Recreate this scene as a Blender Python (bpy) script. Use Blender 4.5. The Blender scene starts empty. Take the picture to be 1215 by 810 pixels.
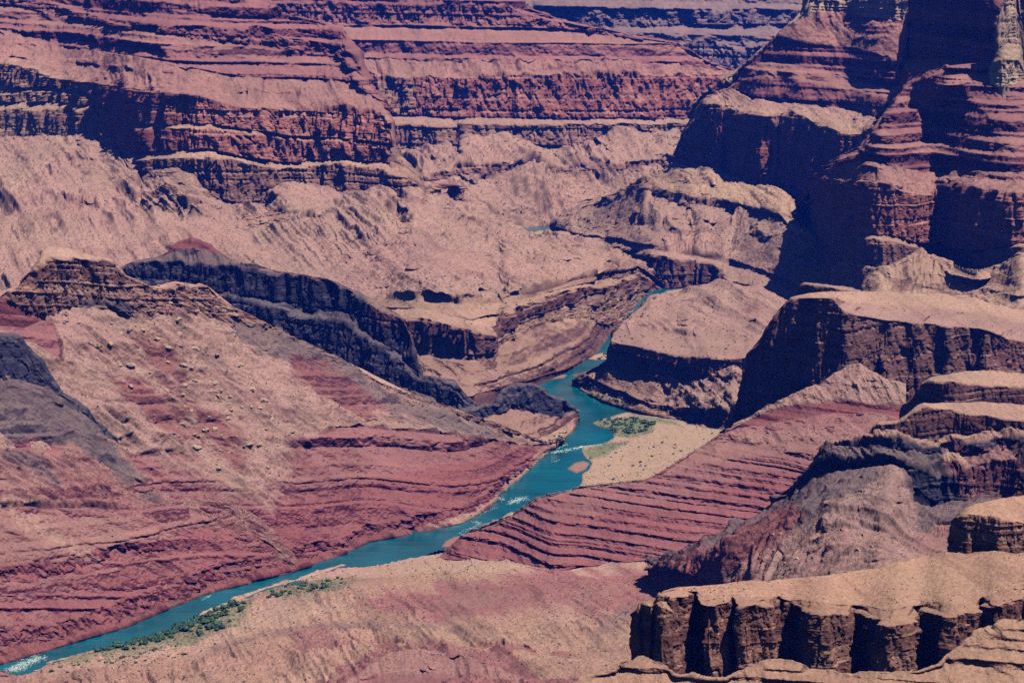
import bpy, math, random, time
from mathutils import Vector
import numpy as np

T0 = time.time()
QUAL = 1.0
rng = np.random.default_rng(11)
random.seed(7)
scene = bpy.context.scene
COL = scene.collection

# ------------------------------------------------------------------ camera model
H = 1400.0                      # the view point stands this high above the river
PITCH = math.radians(9.25)
FPX = 607.5 / math.tan(math.radians(12.0))
SP, CP = math.sin(PITCH), math.cos(PITCH)
f32 = np.float32

def ray_k(py):                  # rise per metre of depth along the sight line
    yc = -(np.asarray(py, float) - 405.0) / FPX
    return (yc * CP - SP) / (yc * SP + CP)

def row_of(Y, z):
    r = (z - H) / Y
    yc = (SP + r * CP) / (CP - r * SP)
    return 405.0 - yc * FPX

def x_of(px, py, Y):
    yc = -(np.asarray(py, float) - 405.0) / FPX
    return (np.asarray(px, float) - 607.5) / FPX * Y / (yc * SP + CP)

def at(px, py, z=0.0):          # the point of the level plane z that is seen there
    Y = (z - H) / ray_k(py)
    return np.array([x_of(px, py, Y), Y, z + 0 * Y])

# ------------------------------------------------------------------ noise
NT = 64
LAT = rng.random((NT, NT, NT)).astype(f32) * 2 - 1
LATF = LAT.ravel()

def vn3(x, y, z):
    x = np.asarray(x, f32); y = np.asarray(y, f32); z = np.asarray(z, f32)
    xi = np.floor(x); yi = np.floor(y); zi = np.floor(z)
    fx = x - xi; fy = y - yi; fz = z - zi
    fx = fx * fx * (3 - 2 * fx); fy = fy * fy * (3 - 2 * fy); fz = fz * fz * (3 - 2 * fz)
    M = NT - 1
    x0 = xi.astype(np.int32) & M; y0 = yi.astype(np.int32) & M; z0 = zi.astype(np.int32) & M
    x1 = (x0 + 1) & M; y1 = (y0 + 1) & M; z1 = (z0 + 1) & M
    x0 *= NT * NT; x1 *= NT * NT; y0 *= NT; y1 *= NT
    a = LATF[x0 + y0 + z0]; a = a + fx * (LATF[x1 + y0 + z0] - a)
    b = LATF[x0 + y1 + z0]; b = b + fx * (LATF[x1 + y1 + z0] - b)
    a = a + fy * (b - a)
    c = LATF[x0 + y0 + z1]; c = c + fx * (LATF[x1 + y0 + z1] - c)
    d = LATF[x0 + y1 + z1]; d = d + fx * (LATF[x1 + y1 + z1] - d)
    c = c + fy * (d - c)
    return a + fz * (c - a)

def fbm(P, L, octs=3, zs=1.0, off=0.0, gain=0.5):
    x, y, z = P
    s = 0; a = 1.0; tot = 0
    ca, sa = math.cos(0.6), math.sin(0.6)
    xx = (x * ca + y * sa) / L + off; yy = (y * ca - x * sa) / L + off * 1.7; zz = z / (L * zs) + off * .3
    for o in range(octs):
        s = s + a * vn3(xx, yy, zz); tot += a
        xx, yy = (xx * ca + yy * sa) * 2.03 + 5.2, (yy * ca - xx * sa) * 2.03 + 1.3
        zz = zz * 2.03 + 3.1
        a *= gain
    return s / tot

def ridge(P, L, octs=3, zs=1.0, off=0.0, gain=0.5):
    x, y, z = P
    s = 0; a = 1.0; tot = 0
    ca, sa = math.cos(0.7), math.sin(0.7)
    xx = (x * ca + y * sa) / L + off; yy = (y * ca - x * sa) / L + off * 1.7; zz = z / (L * zs) + off * .3
    for o in range(octs):
        n = 1 - 2.2 * np.abs(vn3(xx, yy, zz)); s = s + a * n; tot += a
        xx, yy = (xx * ca + yy * sa) * 2.1 + 5.2, (yy * ca - xx * sa) * 2.1 + 1.3
        zz = zz * 1.6 + 3.1
        a *= gain
    return s / tot

def fbm1(t, L, octs=3, off=0.0):
    t = np.asarray(t, float)
    z = np.zeros_like(t)
    return fbm((t, z + off * 13.7, z + off * 3.1), L, octs)

# hard and soft beds: one table of resistance against height
_tab = np.zeros(6000, f32)
_r = random.Random(5)
_z = 0
while _z < 6000:
    th = _r.choice([4, 5, 6, 8, 10, 12, 18, 30])
    _tab[_z:_z + th] = _r.choice([.02, .1, .2, .35, .6, .85, .95, 1.0])
    _z += th
_k = np.ones(2) / 2
_tab = np.convolve(_tab, _k, 'same')
_cum = np.cumsum((_tab - _tab.mean()) * 2)
_cum = (_cum - np.convolve(np.pad(_cum, 40, mode='edge'), np.ones(81) / 81, 'same')[40:-40]).astype(f32)   # run of each bed when weathered into steps
_ctab = np.convolve(np.repeat(np.random.default_rng(3).random(1200), 5), np.ones(4) / 4, 'same').astype(f32)

def tab(t, zeta):
    q = np.clip(zeta + 1000.0, 0, 5998)
    i = q.astype(np.int32); f = (q - i).astype(f32)
    return t[i] * (1 - f) + t[i + 1] * f

def smooth(a, b, x):
    t = np.clip((x - a) / (b - a), 0, 1)
    return t * t * (3 - 2 * t)

def boxblur(A, n, axis):
    if n <= 1: return A
    h = n // 2
    pad = [(0, 0)] * A.ndim; pad[axis] = (h + 1, h)
    B = np.cumsum(np.pad(A.astype(np.float64), pad, mode='edge'), axis=axis)
    w = 2 * h + 1
    sl1 = [slice(None)] * A.ndim; sl2 = [slice(None)] * A.ndim
    sl1[axis] = slice(w, None); sl2[axis] = slice(0, -w)
    return ((B[tuple(sl1)] - B[tuple(sl2)]) / w).astype(f32)

def gauss(v, sg, edge=False):
    n = max(1, int(sg) * 2 + 1)
    if n <= 1: return v
    k = np.exp(-.5 * ((np.arange(-n, n + 1)) / (n / 2)) ** 2); k /= k.sum()
    p0 = 2 * v[0] - v[1:n + 1][::-1] if len(v) > n else np.full(n, v[0]); p1 = 2 * v[-1] - v[-n - 1:-1][::-1] if len(v) > n else np.full(n, v[-1])
    if edge: p0 = np.full(n, v[0]); p1 = np.full(n, v[-1])
    return np.convolve(np.concatenate([p0, v, p1]), k, 'valid')

def poly_sd(px, py, poly):      # signed distance, positive inside
    poly = np.asarray(poly, float)
    d2 = np.full(px.shape, 1e12, f32); ins = np.zeros(px.shape, bool)
    n = len(poly)
    for i in range(n):
        ax, ay = poly[i]; bx, by = poly[(i + 1) % n]
        ex, ey = bx - ax, by - ay
        t = np.clip(((px - ax) * ex + (py - ay) * ey) / (ex * ex + ey * ey + 1e-9), 0, 1)
        d2 = np.minimum(d2, (px - ax - t * ex) ** 2 + (py - ay - t * ey) ** 2)
        c = ((ay > py) != (by > py)) & (px < (bx - ax) * (py - ay) / (by - ay + 1e-12) + ax)
        ins ^= c
    d = np.sqrt(d2)
    return np.where(ins, d, -d)

# ------------------------------------------------------------------ rock colours: (soft bed, hard bed, dust and scree)
TAN, TANL, PINK = (.40, .265, .225), (.52, .37, .29), (.35, .19, .18)
PAL = {
    'talus':   ((.38, .25, .215), (.27, .17, .15), (.42, .285, .255)),
    'talus2':  ((.42, .29, .235), (.30, .19, .16), (.46, .32, .26)),
    'redwall': ((.40, .20, .175), (.31, .13, .12), (.42, .27, .225)),
    'muav':    ((.37, .23, .19), (.26, .15, .135), (.40, .27, .225)),
    'supai':   ((.30, .145, .15), (.15, .065, .085), (.34, .185, .185)),
    'supaiL':  ((.34, .18, .175), (.20, .09, .10), (.38, .23, .21)),
    'dox':     ((.29, .125, .13), (.11, .04, .055), (.335, .185, .18)),
    'doxP':    ((.33, .17, .165), (.18, .08, .085), (.36, .22, .20)),
    'doxD':    ((.27, .11, .115), (.11, .035, .05), (.335, .16, .16)),
    'maroon':  ((.20, .075, .08), (.11, .035, .05), (.27, .12, .115)),
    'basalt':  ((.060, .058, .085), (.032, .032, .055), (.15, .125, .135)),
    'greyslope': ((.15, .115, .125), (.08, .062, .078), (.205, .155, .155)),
    'tapeats': ((.24, .145, .13), (.15, .08, .08), (.40, .27, .225)),
    'tapeatsL': ((.40, .27, .215), (.26, .15, .13), (.42, .29, .24)),
    'butte':   ((.33, .195, .15), (.17, .09, .075), (.48, .32, .24)),
    'coconino': ((.55, .43, .34), (.45, .33, .27), (.52, .38, .30)),
    'sand':    ((.45, .305, .255), (.36, .24, .21), (.49, .34, .285)),
    'plain':   ((.40, .25, .20), (.30, .17, .15), (.44, .29, .235)),
    'plainP':  ((.30, .14, .14), (.19, .08, .085), (.33, .165, .165)),
    'veg':     ((.17, .20, .12), (.11, .15, .09), (.24, .23, .15)),
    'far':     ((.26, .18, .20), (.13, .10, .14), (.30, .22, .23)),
}
PAL = {k: np.array(v, f32) for k, v in PAL.items()}
TYPES = ['cliff', 'ledge', 'talus', 'flat']

def srgb_mat(): pass

# ------------------------------------------------------------------ materials
def rock_material():
    m = bpy.data.materials.new('rock'); m.use_nodes = True
    nt = m.node_tree; N = nt.nodes; Lk = nt.links
    b = N['Principled BSDF']; b.inputs['Roughness'].default_value = .95
    b.inputs['Specular IOR Level'].default_value = .08
    at_ = N.new('ShaderNodeAttribute'); at_.attribute_name = 'Col'
    geo = N.new('ShaderNodeNewGeometry')
    n1 = N.new('ShaderNodeTexNoise'); n1.inputs['Scale'].default_value = .16; n1.inputs['Detail'].default_value = 5
    n1.inputs['Roughness'].default_value = .7
    Lk.new(geo.outputs['Position'], n1.inputs['Vector'])
    mp = N.new('ShaderNodeMapRange'); mp.inputs['From Min'].default_value = .25; mp.inputs['From Max'].default_value = .75
    mp.inputs['To Min'].default_value = .76; mp.inputs['To Max'].default_value = 1.24
    Lk.new(n1.outputs['Fac'], mp.inputs['Value'])
    mul = N.new('ShaderNodeVectorMath'); mul.operation = 'SCALE'
    Lk.new(at_.outputs['Color'], mul.inputs[0]); Lk.new(mp.outputs['Result'], mul.inputs['Scale'])
    Lk.new(mul.outputs['Vector'], b.inputs['Base Color'])
    bp = N.new('ShaderNodeBump'); bp.inputs['Strength'].default_value = .8; bp.inputs['Distance'].default_value = 4.0
    Lk.new(n1.outputs['Fac'], bp.inputs['Height']); Lk.new(bp.outputs['Normal'], b.inputs['Normal'])
    return m

def flat_material(name, c1, c2, scale, rough=.9, spec=.1):
    m = bpy.data.materials.new(name); m.use_nodes = True
    nt = m.node_tree; N = nt.nodes; Lk = nt.links
    b = N['Principled BSDF']; b.inputs['Roughness'].default_value = rough
    b.inputs['Specular IOR Level'].default_value = spec
    geo = N.new('ShaderNodeNewGeometry')
    n1 = N.new('ShaderNodeTexNoise'); n1.inputs['Scale'].default_value = scale; n1.inputs['Detail'].default_value = 4
    Lk.new(geo.outputs['Position'], n1.inputs['Vector'])
    cr = N.new('ShaderNodeValToRGB')
    cr.color_ramp.elements[0].position = .32; cr.color_ramp.elements[0].color = (*c1, 1)
    cr.color_ramp.elements[1].position = .68; cr.color_ramp.elements[1].color = (*c2, 1)
    Lk.new(n1.outputs['Fac'], cr.inputs['Fac']); Lk.new(cr.outputs['Color'], b.inputs['Base Color'])
    return m

ROCK = rock_material()

# ------------------------------------------------------------------ mesh helpers
def tag(o, label, cat, group=None, kind=None):
    o['label'] = label; o['category'] = cat
    if group: o['group'] = group
    if kind: o['kind'] = kind
    return o

def mesh_from(name, V, F, mat, col=None, parent=None, smooth_shade=False):
    me = bpy.data.meshes.new(name)
    V = np.ascontiguousarray(V, f32); F = np.ascontiguousarray(F, np.int32)
    k = F.shape[1]
    me.vertices.add(len(V)); me.vertices.foreach_set('co', V.ravel())
    me.loops.add(F.size); me.loops.foreach_set('vertex_index', F.ravel())
    me.polygons.add(len(F)); me.polygons.foreach_set('loop_start', np.arange(0, F.size, k, dtype=np.int32))
    me.polygons.foreach_set('loop_total', np.full(len(F), k, np.int32))
    if smooth_shade:
        me.polygons.foreach_set('use_smooth', np.ones(len(F), bool))
    me.update(calc_edges=True)
    if col is not None:
        a = me.attributes.new('Col', 'FLOAT_COLOR', 'POINT')
        c4 = np.ones((len(V), 4), f32); c4[:, :3] = col
        a.data.foreach_set('color', c4.ravel())
    me.materials.append(mat)
    o = bpy.data.objects.new(name, me); COL.objects.link(o)
    if parent: o.parent = parent
    return o

def grid_faces(ni, nj):
    i = np.arange(ni - 1)[:, None] * nj; j = np.arange(nj - 1)[None, :]
    a = (i + j).ravel()
    return np.stack([a, a + nj, a + nj + 1, a + 1], 1)

GRIDS = {}

# ------------------------------------------------------------------ the landform builder
# Each landform is a sheet hung on a stack of surveyed lines (river bank, foot of cliff, rim, ...).
# A line is (mode, points, value, jitter): mode 'z' = height above the river, 'Y' = distance north of the
# view point, 's' = slope in degrees from the line below, 'dY' = distance behind the line below.
def landform(name, label, cat, x0, x1, lines, bands, seed=1, res=.8, back=(80, -120), front=(-12, -50), paint=(),
             st=1.0, dip=(0.0, 0.0), caps='', shear=0.0, tone=.2, outcrop=1.0, kind='structure', cap_depth=None):
    res = res / QUAL
    ni = int((x1 - x0) / res) + 1
    px = np.linspace(x0, x1, ni)
    Yl, Zl, Rl = [], [], []
    for li, ln in enumerate(lines):
        mode, pts = ln[0], np.array([p[:2] for p in ln[1]], float)
        val = ln[2] if len(ln) > 2 else None
        jit = ln[3] if len(ln) > 3 else 1.0
        if pts.ndim == 1: pts = pts[None]
        py = np.interp(px, pts[:, 0], pts[:, 1])
        py = boxblur(py, 3, 0).astype(float) + jit * (2.2 * fbm1(px + seed * 31 + li * 77, 26., 4, seed + li * .37))
        if len(ln[1][0]) > 2:
            v = np.interp(px, pts[:, 0], np.array([p[2] for p in ln[1]], float))
        elif isinstance(val, (list, tuple)):
            vv = np.array(val, float); v = np.interp(px, vv[:, 0], vv[:, 1])
        else:
            v = np.full(ni, float(val))
        op = ln[4] if len(ln) > 4 else {}
        v = gauss(v, op.get('vs', 7) / res)
        k = ray_k(py)
        if mode == 'z': z = v; Y = (v - H) / k
        elif mode == 'Y': Y = v; z = H + Y * k
        elif mode == 'dY': Y = Yl[-1] + v; z = H + Y * k
        elif mode == 's':
            py = np.minimum(py, Rl[-1] - .3); k = ray_k(py)
            tn = np.tan(np.radians(v))
            Y = (Zl[-1] - tn * Yl[-1] - H) / (k - tn)
            z = H + Y * k
        ys = op.get('ys', 12 if (mode == 's' and np.median(v) < 45) else 0)
        if op.get('zs'): z = gauss(z, op['zs'] / res, True); py = row_of(Y, z)
        if ys: Y = gauss(Y, ys / res, True); z = H + Y * ray_k(py)
        yn = op.get('yn', 0)
        if yn: Y = Y + yn * fbm1(px, op.get('yl', 40.), 4, seed + li); z = H + Y * ray_k(py)
        Yl.append(Y); Zl.append(z); Rl.append(py)
    # front skirt and back slope
    Yl = [Yl[0] + front[0]] + Yl + [Yl[-1] + back[0]]
    Zl = [Zl[0] + front[1]] + Zl + [Zl[-1] + back[1]]
    bl = [dict(t='flat', pal=bands[0]['pal'], A=0.2, n=3, part=bands[0].get('part'))] + [dict(b) for b in bands] + \
         [dict(bands[-1], t='talus', n=12)]
    Yg, Zg, bid = [], [], []
    for b in range(len(bl)):
        if 'n' in bl[b]: n = bl[b]['n']
        else:
            h = np.percentile(np.abs(row_of(Yl[b], Zl[b]) - row_of(Yl[b + 1], Zl[b + 1])), 97)
            n = max(3, int(h / res * bl[b].get('den', 1.0)))
        t = np.arange(n) / n
        if bl[b].get('sag'):
            pass
        for q in t:
            Yg.append(Yl[b] * (1 - q) + Yl[b + 1] * q)
            zz = Zl[b] * (1 - q) + Zl[b + 1] * q
            sg = bl[b].get('sag', 0)
            if sg: zz = zz - sg * 4 * q * (1 - q) * (Zl[b + 1] - Zl[b]) * .25
            Zg.append(zz); bid.append(b)
    Yg.append(Yl[-1]); Zg.append(Zl[-1]); bid.append(len(bl) - 1)
    Y = np.array(Yg).T; Z = np.array(Zg).T; bid = np.array(bid)
    PXg = np.repeat(px[:, None], Y.shape[1], 1)
    PYg = row_of(Y, Z)
    X = x_of(PXg, PYg, Y)
    for side in caps:           # close the end of a landform that stops inside the view: run its end straight back
        m = 26
        e = 0 if side == 'L' else -1
        Yb = Y[e, -14]
        q = (np.arange(1, m + 1) / m)[:, None] * np.clip(Yb - Y[e][None], 0, cap_depth or 1e9)
        Yn = Y[e][None] + q; Xn = np.repeat(X[e][None], m, 0)
        if (side == 'L') == (px[e] > 607): Xn = Xn * (Yn / Y[e][None])
        Zn = np.repeat(Z[e][None], m, 0)
        pxn = np.repeat(PXg[e][None], m, 0); pyn = np.repeat(PYg[e][None], m, 0)
        if side == 'L':
            X = np.vstack([Xn[::-1], X]); Y = np.vstack([Yn[::-1], Y]); Z = np.vstack([Zn[::-1], Z])
            PXg = np.vstack([pxn, PXg]); PYg = np.vstack([pyn, PYg])
        else:
            X = np.vstack([X, Xn]); Y = np.vstack([Y, Yn]); Z = np.vstack([Z, Zn])
            PXg = np.vstack([PXg, pxn]); PYg = np.vstack([PYg, pyn])
    ni, nj = X.shape
    X = X.astype(f32); Y = Y.astype(f32); Z = Z.astype(f32); PXg = PXg.astype(f32); PYg = PYg.astype(f32)
    # normals of the bare sheet
    def normals(X, Y, Z, bi, bj):
        P = np.stack([X, Y, Z], -1)
        if bi > 1: P = boxblur(boxblur(P, bi, 0), bj, 1)
        di = np.gradient(P, axis=0); dj = np.gradient(P, axis=1)
        n = np.cross(di, dj); ln = np.linalg.norm(n, axis=-1, keepdims=True) + 1e-6
        n = n / ln
        return n
    n0 = normals(X, Y, Z, 11, 5)
    hx, hy = n0[..., 0], n0[..., 1]
    hl = np.sqrt(hx * hx + hy * hy)
    mixh = smooth(.05, .35, hl)
    hx = hx / (hl + 1e-4) * mixh; hy = hy / (hl + 1e-4) * mixh - (1 - mixh)
    # band weights
    W = {t: np.zeros((nj,), f32) for t in TYPES}
    Aj = np.ones(nj, f32); Lj = np.ones(nj, f32)
    pal = np.zeros((nj, 3, 3), f32)
    for j in range(nj):
        b = bl[bid[j]]
        W[b['t']][j] = 1; Aj[j] = b.get('A', 1.0); pal[j] = PAL[b['pal']]
    W = {t: np.repeat(boxblur(w, 5, 0)[None], ni, 0) for t, w in W.items()}
    A = np.repeat(boxblur(Aj, 5, 0)[None], ni, 0)
    pal = np.repeat(boxblur(pal, 5, 0)[None], ni, 0)      # ni,nj,3,3
    P = (X, Y, Z)
    wob = fbm(P, 140, 3, 1, seed) ; wob2 = fbm(P, 22, 3, 1, seed + 3.3)
    pxw = PXg + 7 * wob + 3.5 * wob2; pyw = PYg + 5 * fbm(P, 90, 3, 1, seed + 9) + 2.5 * fbm(P, 18, 2, 1, seed + 4)
    uu = PXg * (Y / FPX); vv = Z * 2.2
    pstk = fbm((uu + shear * vv, vv * .25 + 0 * X, 0 * X), 26 * st, 4, 1, seed + 8, .6)
    for pt in paint:
        sd = poly_sd(pxw, pyw, pt['poly'])
        soft = pt.get('soft', 5)
        m = smooth(-soft * .5, soft * .5, sd + soft * 1.3 * pstk + 2.5 * wob2) * pt.get('amt', 1.0)
        if 'streak' in pt:      # broken, streaky cover
            m = m * smooth(-.25, .15, fbm((PXg * 3.0, (PYg + pt['streak'] * PXg) * .9 + 0 * X, 0 * X), 14., 3, 1, seed + 2.2) + (m - .5) * .8)
        if 't' in pt:
            for t in TYPES: W[t] = W[t] * (1 - m) + (m if t == pt['t'] else 0)
        if 'A' in pt: A = A * (1 - m) + pt['A'] * m
        if 'pal' in pt: pal = pal * (1 - m[..., None, None]) + PAL[pt['pal']] * m[..., None, None]
    # surface relief
    zeta = Z + dip[0] * X + dip[1] * Y + 5 * fbm(P, 240, 2, 1, seed + 1)
    hard = tab(_tab, zeta / st) 
    cw, lw, tw, fw = (W[t] for t in TYPES)
    S = st
    big = ridge(P, 110 * S, 2, 7, seed + .5); med = ridge(P, 36 * S, 2, 6, seed + 1.5); sml = fbm(P, 11 * S, 3, 2.5, seed + 2.5, .6)
    tiny = fbm(P, 4.5 * S, 2, 1.0, seed + 3.5, .6)
    gl = fbm(P, 150 * S, 3, 1, seed + 5)
    gcx = uu + shear * vv + 18 * S * wob
    gul = ridge((gcx, vv * .20 + 0 * X, 0 * X), 70 * S, 3, 1, seed + 6)
    gul2 = fbm((gcx, vv * .12 + 0 * X, 0 * X), 14 * S, 3, 1, seed + 6.6, .6)
    fanm = smooth(-.25, .3, fbm(P, 210 * S, 2, 1, seed + 20)); spur = ridge((gcx + 60 * S * wob, vv * .35 + 0 * X, 0 * X), 260 * S, 2, 1, seed + 21)
    brk = smooth(-.30, .25, fbm(P, 60 * S, 3, .6, seed + 7) + .10)
    hum = fbm(P, 34 * S, 3, 1, seed + 16, .6)
    cum = tab(_cum, zeta / st) * st
    cot = np.clip(n0[..., 2] / (hl + .05), 0, 3.0)
    raw = 26 * big + 17 * med
    q = 9.0
    blk = np.floor(raw / q + .8 * sml) * q                           # jointed rock breaks along flat faces
    crk = smooth(.80, .97, 1 - np.abs(fbm(P, 26 * S, 2, 7, seed + 4.4)) * 2.2)
    Dc = A * S * (.45 * raw + .55 * blk + 6 * sml + 2.6 * tiny - 9 * crk + 8 * (hard - .5) * (.1 + 1.0 * brk))
    Dl = np.clip(cum * cot * 1.35, -45 * S, 45 * S) * (.40 + .8 * brk) * np.clip(A, 0, 1.4) + A * S * (12 * gl + 12 * gul + 5 * hum + 4.5 * sml + 2.2 * tiny)
    outc = tw * smooth(.06, .22, fbm(P, 80 * S, 3, .8, seed + 18, .55)) * smooth(.08, .3, hl) * outcrop
    Dh = cw * Dc + lw * Dl + outc * (np.clip(cum * cot * 1.1, -30 * S, 30 * S) * .8 + 5 * S * med)
    Dn = tw * A * S * ((25 * gul + 9 * gul2) * (.25 + .95 * fanm) + 14 * gl + 20 * spur + 7 * hum + 3.2 * sml + 1.7 * tiny) + fw * A * S * (8 * gl + 7 * hum + 3.4 * sml + 4 * gul + 1.7 * tiny)
    edge = np.ones(nj, f32); edge[:4] = [0, 0, .2, .6]
    Dh = Dh * edge; Dn = Dn * edge
    X2 = X + hx * Dh + n0[..., 0] * Dn; Y2 = Y + hy * Dh + n0[..., 1] * Dn
    Z2 = Z + n0[..., 2] * Dn
    # colour of the rock itself
    n1 = normals(X2, Y2, Z2, 3, 3)
    steep = 1 - n1[..., 2]
    dust = smooth(.42, .16, steep + .10 * wob2)
    dust = np.clip(dust * (fw * 1.0 + tw * 1.0 + lw * .75 + cw * .6), 0, 1)
    dust = np.maximum(dust, tw * .5 * (1 - outc))
    dust = dust * (1 - .75 * outc * smooth(.5, .8, hard))
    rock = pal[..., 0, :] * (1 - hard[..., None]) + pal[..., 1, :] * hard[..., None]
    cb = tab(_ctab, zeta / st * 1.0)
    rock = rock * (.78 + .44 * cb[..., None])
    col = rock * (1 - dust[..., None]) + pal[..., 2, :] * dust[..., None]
    blot = fbm(P, 160 * S, 3, 1, seed + 11); fine = fbm(P, 7 * S, 2, 1.0, seed + 12)
    spk = vn3(X2 / (3.2 * S), Y2 / (3.2 * S), Z2 / (3.2 * S))
    spots = smooth(.42, .62, spk + .25 * blot) * (tw + fw * .6 + lw * .3)                    # scrub and dark blocks on the scree
    lt = smooth(.55, .8, -spk) * tw
    stk = fbm((uu, Z * .12, 0 * X), 10 * S, 2, 1, seed + 14) * cw     # varnish streaks running down the cliffs
    col = col * (1 + tone * blot + .22 * fine + .30 * stk)[..., None]
    pat = smooth(.05, .5, fbm((gcx, vv * .28 + 0 * X, 0 * X), 40 * S, 4, 1, seed + 19, .65)) * (tw + .6 * fw + .5 * lw)      # darker debris patches
    col = col * (1 - .30 * pat[..., None])
    col = col * (1 - .6 * spots[..., None]) * (1 + .3 * lt[..., None])
    lum = col.mean(-1, keepdims=True); col = lum + (col - lum) * 1.18; col = col * np.array([.985, .955, 1.05], f32)
    hue = fbm(P, 220 * S, 2, 1, seed + 15)[..., None] * np.array([.05, -.03, .02], f32)
    col = np.clip(col * (1 + hue), .004, .9)
    GRIDS[name] = dict(X=X2, Y=Y2, Z=Z2, px=PXg, py=PYg, nz=n1[..., 2], bid=bid, tw=tw)
    V = np.stack([X2, Y2, Z2], -1)
    parts = []
    for j in range(nj):
        p = bl[bid[j]].get('part')
        if not parts or parts[-1][0] != p: parts.append([p, j, j])
        parts[-1][2] = j
    base = name.split('.')[0]
    if len(parts) == 1:
        o = mesh_from(base, V.reshape(-1, 3), grid_faces(ni, nj), ROCK, col.reshape(-1, 3))
    else:
        org = np.array([float(X.mean()), float(Y.min()), float(Z.min())], f32)
        o = bpy.data.objects.new(base, None); COL.objects.link(o); o.location = org
        for p, j0, j1 in parts:
            j1 = min(j1 + 1, nj - 1)
            sub = (V[:, j0:j1 + 1] - org).reshape(-1, 3)
            mesh_from(p, sub, grid_faces(ni, j1 - j0 + 1), ROCK, col[:, j0:j1 + 1].reshape(-1, 3), parent=o)
    tag(o, label, cat, kind=kind)
    print(f'  {name}: {ni}x{nj} t={time.time()-T0:.1f}')
    return o

def sand_patch(name, label, poly, pal, z_of, box=None, res=.7, seed=1, cat='sandbar', tone=.2, edge=1.2, amp=.6, green=()):
    """A low sheet of sand lying inside a surveyed outline, dipping under the water at its edge."""
    poly = np.array(poly, float)
    x0, y0 = poly.min(0) - 4; x1, y1 = poly.max(0) + 4
    if box: x0, y0, x1, y1 = box
    res = res / QUAL
    px = np.linspace(x0, x1, int((x1 - x0) / res) + 2); py = np.linspace(y1, y0, int((y1 - y0) / res) + 2)
    PX, PY = np.meshgrid(px, py, indexing='ij')
    Q = at(PX, PY, 0.0)
    wig = fbm((Q[0], Q[1], 0 * PX), 40., 4, 1, seed, .6)
    sd = poly_sd(PX, PY, poly) + edge * wig * 1.6
    rel = fbm((Q[0], Q[1], 0 * PX), 22., 3, 1, seed + 2)
    Zt = np.clip(sd * .5, -3, 1.0) + np.clip(sd - 1, 0, None) * 0 + z_of(PX, PY, sd) * (sd > 0) + amp * rel * (sd > 1.5)
    Y = (Zt - H) / ray_k(PY); X = x_of(PX, PY, Y)
    keep = sd > -3.5
    ni, nj = PX.shape
    F = grid_faces(ni, nj); k = keep.ravel(); F = F[k[F].all(1)]
    used = np.unique(F); remap = np.full(ni * nj, -1); remap[used] = np.arange(len(used))
    V = np.stack([X, Y, Zt], -1).reshape(-1, 3)
    P = (X, Y, Zt)
    b1 = fbm(P, 60, 3, 1, seed + 3); b2 = fbm(P, 8, 3, 1, seed + 4, .6)
    p_ = PAL[pal]
    mx = smooth(-.3, .4, b1 + .5 * b2)[..., None]
    col = p_[2] * (1 - mx) + p_[0] * mx
    col = col * (1 + tone * b2 + .1 * b1)[..., None]
    for pg in green:
        g_ = smooth(-2, 3, poly_sd(PX, PY, pg) + 3 * b2 + 2 * b1)[..., None] * .85
        col = col * (1 - g_) + (PAL['veg'][0] * (1 + .4 * b2[..., None])) * g_
    col = col * (1 - .35 * (1 - smooth(0, 2.0, sd)))[..., None]          # wet rim
    o = mesh_from(name.split('.')[0], V[used], remap[F], ROCK, np.clip(col, .01, .9).reshape(-1, 3)[used])
    GRIDS[name] = dict(X=X, Y=Y, Z=Zt, px=PX, py=PY, nz=np.ones_like(X), bid=None, tw=sd > 1)
    return tag(o, label, cat, kind='structure')

# ================================================================== THE LAND
XL, XR = -90, 1305
# ---- ground sheet under everything, to the horizon
gx = np.linspace(-26000, 26000, 105); gy = np.linspace(1500, 44000, 86)
GX, GY = np.meshgrid(gx, gy, indexing='ij')
GZ = -9 + 0 * GX
GZ = np.where(GY > 19000, -9 + 500 * smooth(19000, 26000, GY), GZ)
gc = np.array(PAL['far'][2])[None] * (1 + .15 * fbm((GX, GY, 0 * GX), 3000., 3).ravel()[:, None])
tag(mesh_from('ground', np.stack([GX, GY, GZ], -1).reshape(-1, 3), grid_faces(105, 86), ROCK, gc),
    'bare rocky ground lying under the canyon and reaching to the horizon', 'ground', kind='structure')

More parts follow.
